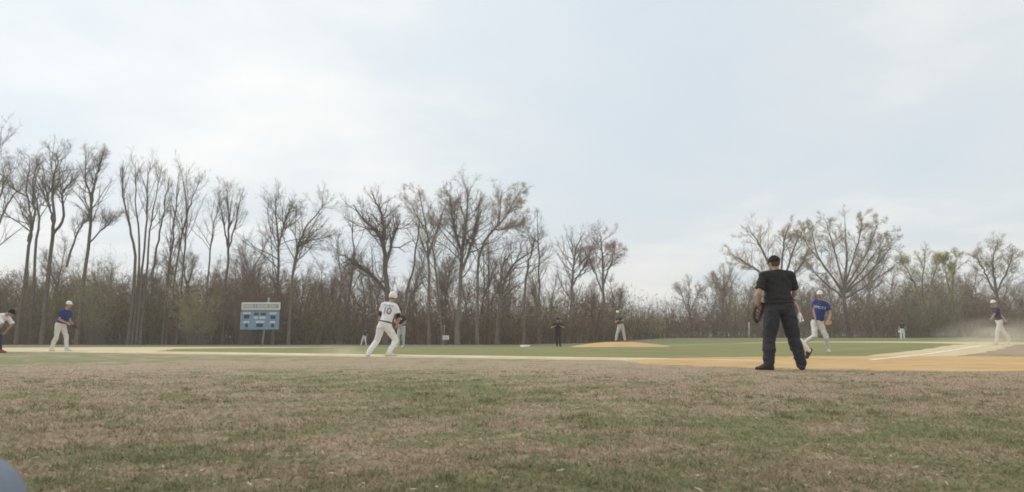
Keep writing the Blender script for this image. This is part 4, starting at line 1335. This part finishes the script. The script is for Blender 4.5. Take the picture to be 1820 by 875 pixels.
# player behind the runner
ss, si = person('player in dark shirt half hidden behind the white uniformed runner', 713, 31.5,
    dict(pelvis=(714, 582, 0), neck=(711.5, 561, 0), head=(710, 552, 0), elA=(703, 570, -.1), wrA=(709, 577, -.22), elB=(722, 570, .05), wrB=(715, 578, -.2),
         knA=(708, 598, -.1), anA=(709, None, -.1), knB=(717, 598, -.08), anB=(717, None, .06)),
    (-.7, -.7), (.85, -.4), 'navy_knit', 'grey_twill', 'dark_cap', 'shoe_white', k=.98, vox=.019, toes=((-.8, -.5), (-.4, -.9)), seed=11)
print_on(si, ss, strokes([.05] * 4, .07, 2), si['pel'] + si['up'] * (si['tl'] * .68), si['f3'], 'letter_white', 'jersey_lettering')


def standing(label, px0, Yd, H, fx, shirt, pants, cap, shoe, pose, **kw):
    """upright figure of height H facing the camera; pose sets wrists and elbows in metres (x, z, y)"""
    g_ = on_ground(px0, Yd); lift = kw.get('lift', 0); k = H / 1.8
    def q(x, z, y):
        # metres to the photo pixel at that depth
        X_, Z_ = g_.x + x * k, g_.z + lift + z * k - CAM_H
        zc = Yd * CT + Z_ * ST; yc = Z_ * CT - Yd * ST
        return (910 + FPX * X_ / zc, H0 / 2 - FPX * yc / zc, y * k)
    J = dict(pelvis=q(fx, .96, 0), neck=q(fx * .6 + pose.get('lean', 0), 1.50, 0), head=q(fx * .6 + pose.get('lean', 0) * 1.3, 1.67, -.02))
    for n_, dft in (('elA', (-.30, 1.20, -.05)), ('wrA', (-.22, 1.0, -.25)), ('elB', (.30, 1.20, -.05)), ('wrB', (.22, 1.0, -.25)), ('knA', (-.15, .52, -.12)), ('knB', (.15, .52, -.12)), ('anA', (-.17, None, 0)), ('anB', (.17, None, 0))):
        x, z, y = pose.get(n_, dft)
        if z is None:
            J[n_] = (q(x, .08, y)[0], None, y)
        else:
            J[n_] = q(x, z, y)
    return person(label, px0, Yd, J, pose.get('face', (0, -1)), pose.get('lat', (1, 0)), shirt, pants, cap, shoe, k=k, **kw)


lef, lei = standing('tiny outfielder in dark shirt and white trousers far behind the white runner', 652, 73, 1.8, 0, 'navy_knit', 'white_twill', 'dark_cap', 'shoe_white',
         dict(wrA=(-.16, .62, -.2), elA=(-.34, .95, 0), wrB=(.30, .85, -.2), anA=(-.30, None, 0), anB=(.24, None, 0), lean=.12), vox=.024, toes=((-.3, -1), (.3, -1)), seed=13)
u2, u2i = standing('umpire all in black standing on the infield, facing the camera', 990, 43.5, 1.84, 0, 'black_knit', 'charcoal_wool', 'dark_cap', 'shoe_black',
         dict(wrA=(-.20, 1.28, -.20), elA=(-.42, 1.18, -.02), wrB=(.18, 1.30, -.20), elB=(.40, 1.18, -.02), anA=(-.06, None, 0), anB=(.14, None, 0)), vox=.019, wide=1.12, toes=((-.2, -1), (.3, -1)), seed=15, sleeve=.75, belt=False)
pit, pii = standing('pitcher in dark shirt and pale grey trousers standing on the mound', 1100, 36.0, 1.66, 0, 'teal_grey_knit', 'grey_twill', 'helmet_white', 'shoe_red',
         dict(wrA=(-.14, 1.24, -.26), elA=(-.34, 1.10, -.08), wrB=(.02, 1.20, -.26), elB=(.30, 1.08, -.02), anA=(-.30, None, -.1), anB=(.26, None, .1), knA=(-.34, .5, -.2), knB=(.22, .48, -.18), lat=(.8, .55), face=(-.4, -.9), lean=-.12), vox=.019, lift=.255, toes=((-.2, -1), (.5, -1)), seed=17, glove=('A', 'glove_dark'), group='people on the ball field')
tag(pii['glove'], 'dark glove on the hand of the pitcher on the mound', 'glove')
rf, rfi = standing('tiny outfielder in dark shirt standing alone in the right field grass', 1592, 65, 1.8, 0, 'navy_knit', 'white_twill', 'dark_cap', 'shoe_white',
         dict(wrA=(-.40, .80, -.18), elA=(-.36, 1.1, 0), wrB=(.28, .92, -.25), anA=(-.15, None, 0), anB=(.15, None, 0)), vox=.024, toes=((-.3, -1), (.3, -1)), seed=19, glove=('A', 'helmet_white'))
tag(rfi['glove'], 'pale glove of the tiny outfielder in right field', 'glove')

# player hidden behind the near umpire
bh, bhi = person('player in blue shirt and white trousers mostly hidden behind the near umpire', 1408, 15.6,
    dict(pelvis=(1407, 566, 0), neck=(1397, 522, 0), head=(1391, 508, 0), elA=(1382, 545, -.1), wrA=(1376, 556, -.3), elB=(1424, 541, .1), wrB=(1420, 561, -.05),
         knA=(1406, 604, -.25), anA=(1421, None, -.05), knB=(1415, 604, .0), anB=(1440, 623, .1)),
    (-1, -.25), (.35, .93), 'royal_knit', 'white_twill', 'dark_cap', 'shoe_black', vox=.014, toes=((-1, -.2), (-.55, -.1, -.8)), seed=21, batting=True, curl=.25)
# fielder in blue near home plate
bf, bfi = person('player in blue jersey with white chest lettering striding beside the near umpire', 1457, 21.2,
    dict(pelvis=(1453, 574, 0), neck=(1457, 535, -.10), head=(1453, 524, -.16), elA=(1443, 554, .05), wrA=(1447, 568, -.1), elB=(1475, 556, -.15), wrB=(1464, 569, -.36),
         knA=(1447, 594, -.15), anA=(1441, 606, .28), knB=(1463, 598, -.2), anB=(1470, None, -.02)),
    (-.6, -.8), (.8, -.55), 'royal_knit', 'off_white_twill', 'helmet_white', 'shoe_white', vox=.017, toes=((-.5, -.6, -.6), (-.2, -1)), seed=23, glove=('B', 'glove_tan'))
tag(bfi['glove'], 'tan leather glove on the striding player in the blue jersey', 'glove')
print_on(bfi, bf, strokes([.036] * 6, .075, 3), bfi['pel'] + bfi['up'] * (bfi['tl'] * .70), bfi['f3'], 'letter_white', 'jersey_lettering')
# fielder running at the right edge
rr_, rri = person('fielder in dark violet shirt and white cap running left through dust at right edge', 1776, 29.0,
    dict(pelvis=(1776, 571, 0), neck=(1769, 547, 0), head=(1765.5, 538.5, 0), elA=(1764, 560, -.1), wrA=(1757, 566, -.2), elB=(1784, 561, -.25), wrB=(1780, 572, -.3),
         knA=(1763, 588, -.05), anA=(1767, None, -.1), knB=(1783, 590, .1), anB=(1798, 603, .15)),
    (-1, -.15), (.25, .95), 'violet_navy_knit', 'off_white_twill', 'helmet_white', 'shoe_white', vox=.018, toes=((-1, -.1), (-.5, 0, -.85)), seed=25)

# face mask held by the near umpire
w_ = ui['wrA'] + ui['g']; dd = (ui['wrA'] - ui['elA']).normalized(); c_ = w_ + dd * .11 + Vector((.03, .0, -.03))
me_ = empty('face_mask', c_); tag(me_, 'dark face mask hanging from the left hand of the near umpire', 'mask')
rgp = [Vector((.10 * math.cos(2 * math.pi * j / 20), .035 * abs(math.cos(2 * math.pi * j / 20)), .13 * math.sin(2 * math.pi * j / 20))) for j in range(21)]
MB().tube(rgp, .022, 8).build('pad', MATS['mask_pad'], me_, True)
for zz_ in (-.07, -.03, .02, .07):
    wv = .10 * math.sqrt(max(0, 1 - (zz_ / .13) ** 2))
    MB().tube([(-wv, .02, zz_), (-wv * .5, -.035, zz_), (wv * .5, -.035, zz_), (wv, .02, zz_)], .005, 6).build('bar', MATS['mask_frame'], me_, True)
MB().tube([(0, -.01, .12), (0, -.04, .05), (0, -.04, -.06), (0, -.01, -.12)], .005, 6).build('bar', MATS['mask_frame'], me_, True)
me_.rotation_euler = (R(15), R(25), R(50)); me_.scale = (1.2, 1.2, 1.2)

bpy.data.scenes.remove(TSC)

# ------------------------------------------------------------------ scoreboard
simple('score_blue', (0.22, 0.315, 0.46), 0.55, 0.12, 3); simple('score_white', (0.74, 0.72, 0.68), 0.6, 0.05, 6); simple('score_dark', (0.035, 0.045, 0.07), 0.4, 0.1, 6)
simple('score_grey', (0.33, 0.33, 0.38), 0.6, 0.1, 6); simple('galvanized', (0.34, 0.33, 0.31), 0.5, 0.12, 5, 0, 0.4)
YS = 71.0
g_ = on_ground(472.5, YS)
sb = empty('scoreboard', g_); tag(sb, 'blue scoreboard with white header sign on a single pole before the trees', 'scoreboard')


def bp_(px, py):
    v = at(px, py, YS) - g_
    return v.x, v.z


def panel(name, x0, y0, x1, y1, yoff, th, mat, parent, bev=.01):
    a, c = bp_(x0, y0), bp_(x1, y1)
    return MB().box(((a[0] + c[0]) / 2, yoff, (a[1] + c[1]) / 2), (abs(c[0] - a[0]), th, abs(a[1] - c[1])), bev).build(name, MATS[mat], parent)

hd = panel('header_sign', 430, 537.8, 498, 551.2, 0, .18, 'score_white', sb, .03)
panel('name_band', 432.4, 540.8, 495.6, 548, -.1, .02, 'score_grey', hd, .004)
# raised pale letters of the name: too small to read in the photo
xx_ = 433.4; rs = random.Random(5)
for wlen in (8, 1, 9, 5):
    for j in range(wlen):
        wl = rs.uniform(1.3, 1.9)
        panel('letter', xx_, 542.0, xx_ + wl * .45, 547.0, -.115, .012, 'score_white', hd, 0)
        xx_ += wl + .62
    xx_ += 2.0
    if xx_ > 493: break
panel('support_rail', 430, 551.8, 496, 554.0, .05, .08, 'galvanized', sb, .01)
cab = panel('cabinet', 428.6, 554.6, 495.4, 586, 0, .22, 'score_blue', sb, .02)
Z_ = 13.46
for (a, b_, c, d_) in ((175, 335, 360, 385), (435, 440, 535, 495), (570, 440, 715, 495), (810, 340, 985, 390), (175, 550, 330, 600), (475, 545, 690, 600), (815, 550, 945, 605)):
    x0, y0, x1, y1 = 420 + a / Z_, 530 + b_ / Z_, 420 + c / Z_, 530 + d_ / Z_
    n_ = max(3, int((x1 - x0) / 2.2)); w_ = (x1 - x0) / n_
    for j in range(n_):
        panel('letter', x0 + j * w_, y0 + .2, x0 + j * w_ + w_ * .74, y1 - .2, -.115, .014, 'score_white', cab, 0)
for (a, b_, c, d_) in ((195, 400, 320, 490), (440, 355, 540, 415), (590, 355, 715, 415), (830, 420, 945, 500), (225, 610, 285, 700), (490, 610, 645, 695), (845, 610, 910, 700)):
    panel('digit_window', 420 + a / Z_, 530 + b_ / Z_, 420 + c / Z_, 530 + d_ / Z_, -.112, .02, 'score_dark', cab, .004)
tp = bp_(477, 529)
MB().tube([(0, .24, -.1), (tp[0] * .5, .24, tp[1] * .5), (tp[0], .24, tp[1])], .10, 12).build('pole', MATS['galvanized'], sb, True)

# distance sign on the outfield edge
g_ = on_ground(792, 74)
sg = empty('distance_sign', g_); tag(sg, 'small white sign on a thin post at the outfield edge', 'sign')
def sp_(px, py):
    v = at(px, py, 74) - g_; return v.x, v.z
a, c = sp_(787, 596.5), sp_(798, 604)
MB().box(((a[0] + c[0]) / 2, -.05, (a[1] + c[1]) / 2), (c[0] - a[0], .03, a[1] - c[1]), .006).build('board', MATS['score_white'], sg)
for j in range(3):
    xa = a[0] + (.2 + .21 * j) * (c[0] - a[0])
    MB().box((xa + .05, -.07, (a[1] + c[1]) / 2), (.08, .01, .20), 0).build('numeral', MATS['score_grey'], sg)
tp = sp_(790, 578)
MB().tube([(tp[0], 0, -.1), (tp[0], 0, tp[1])], .03, 8).build('post', MATS['galvanized'], sg, True)

# pale post in right field
g_ = on_ground(1325, 96)
tp = at(1325, 573, 96).z - g_.z
pst = empty('field_post', g_); tag(pst, 'pale grey post left of the near umpire at the outfield edge', 'post')
MB().tube([(0, 0, -.1), (0, 0, tp)], .11, 10).build('shaft', MATS['galvanized'], pst, True)
MB().ball((0, 0, tp), (.13, .13, .07)).build('post_cap', MATS['galvanized'], pst, True)

# second base bag
gb = on_ground(933, 44.0)
bag = empty('base_bag', gb, R(38)); tag(bag, 'white base bag lying in the far infield left of the standing umpire', 'base')
bm = bmesh.new(); bmesh.ops.create_cube(bm, size=1); bmesh.ops.scale(bm, vec=(.46, .46, .10), verts=bm.verts)
bmesh.ops.bevel(bm, geom=bm.edges[:], offset=.035, segments=3, affect='EDGES', profile=.6)
for v in bm.verts:
    if v.co.z > 0: v.co.z += .035 * (1 - (v.co.x / .25) ** 2) * (1 - (v.co.y / .25) ** 2)
MB().bm(bm, Matrix.Translation((0, 0, .06))).build('cushion', MATS['white_rubber'], bag, True)
MB().box((0, 0, .006), (.5, .5, .012), .002).build('base_plate', MATS['galvanized'], bag)

# blue grey bag standing beside the camera, out of focus
simple('bag_nylon', (0.21, 0.24, 0.295), 0.6, 0.1, 25, 0.2); simple('bag_strap', (0.12, 0.14, 0.18), 0.7, 0.1, 25)
bg = empty('sports_bag', (-0.612, .62, ground_z(-.6, .5))); tag(bg, 'blurred blue grey rounded bag in the bottom left corner', 'bag')
bm = bmesh.new(); bmesh.ops.create_cube(bm, size=1); bmesh.ops.scale(bm, vec=(.34, .14, .445), verts=bm.verts)
bmesh.ops.bevel(bm, geom=bm.edges[:], offset=.065, segments=5, affect='EDGES', profile=.5)
MB().bm(bm, Matrix.Translation((0, 0, .2225))).build('shell', MATS['bag_nylon'], bg, True)
MB().tube([(-.12, 0, .43), (-.11, 0, .455), (-.01, 0, .455), (.0, 0, .43)], .012, 8).build('handle', MATS['bag_strap'], bg, True)
MB().box((0, -.078, .16), (.22, .03, .18), .014).build('pocket', MATS['bag_nylon'], bg)

# ------------------------------------------------------------------ dust kicked up at the right
dm = bpy.data.materials.new('dust'); dm.use_nodes = True; t = dm.node_tree; t.nodes.clear()
out_ = nd(t, 'ShaderNodeOutputMaterial'); pv = nd(t, 'ShaderNodeVolumePrincipled', inp={'Color': (0.88, 0.82, 0.70, 1), 'Anisotropy': 0.2})
tcn = nd(t, 'ShaderNodeTexCoord')
vl = nd(t, 'ShaderNodeVectorMath', operation='LENGTH'); ln(t, tcn.outputs['Object'], vl.inputs[0])
fall = nd(t, 'ShaderNodeMapRange', inp={1: 1.0, 2: 0.1, 3: 0.0, 4: 1.0}); ln(t, vl.outputs['Value'], fall.inputs[0])
nz = nd(t, 'ShaderNodeTexNoise', inp={'Scale': 2.2, 'Detail': 4.0}); ln(t, tcn.outputs['Object'], nz.inputs['Vector'])
nr = nd(t, 'ShaderNodeMapRange', inp={1: 0.35, 2: 0.7, 3: 0.0, 4: 1.0}); ln(t, nz.outputs['Fac'], nr.inputs[0])
mu = nd(t, 'ShaderNodeMath', operation='MULTIPLY'); ln(t, fall.outputs[0], mu.inputs[0]); ln(t, nr.outputs[0], mu.inputs[1])
mu2 = nd(t, 'ShaderNodeMath', operation='MULTIPLY', inp={1: 1.3}); ln(t, mu.outputs[0], mu2.inputs[0])
ln(t, mu2.outputs[0], pv.inputs['Density']); ln(t, pv.outputs[0], out_.inputs['Volume'])
bm = bmesh.new(); bmesh.ops.create_icosphere(bm, subdivisions=3, radius=1.0)
me = bpy.data.meshes.new('dust_cloud'); bm.to_mesh(me); bm.free()
o = link('dust_cloud', me, dm)
p = on_ground(1765, 27.5)
o.location = (p.x, p.y, p.z + .25); o.scale = (3.0, 1.2, .95)
tag(o, 'pale dust cloud hanging over the dirt round the running fielder', 'dust', kind='stuff')
o2 = o.copy(); COL.objects.link(o2)
p = on_ground(612, 18.6); o2.location = (p.x, p.y, p.z + .05); o2.scale = (.9, .6, .30)
o2['label'] = 'faint low dust puff left of the white uniformed runner on the base path'

# ------------------------------------------------------------------ thin volume added to lift dark tones, like a lens veil
hm = bpy.data.materials.new('veil_haze'); hm.use_nodes = True; t = hm.node_tree; t.nodes.clear()
out_ = nd(t, 'ShaderNodeOutputMaterial'); pv = nd(t, 'ShaderNodeVolumePrincipled', inp={'Color': (0.96, 0.93, 0.89, 1), 'Density': 0.0010, 'Anisotropy': 0.0})
ln(t, pv.outputs[0], out_.inputs['Volume'])
o = MB().box((0, 232, 12.7), (820, 560, 28.6)).build('veil_haze', hm)
tag(o, 'thin pale volume added over the field to lift dark tones', 'veil_haze', kind='stuff')
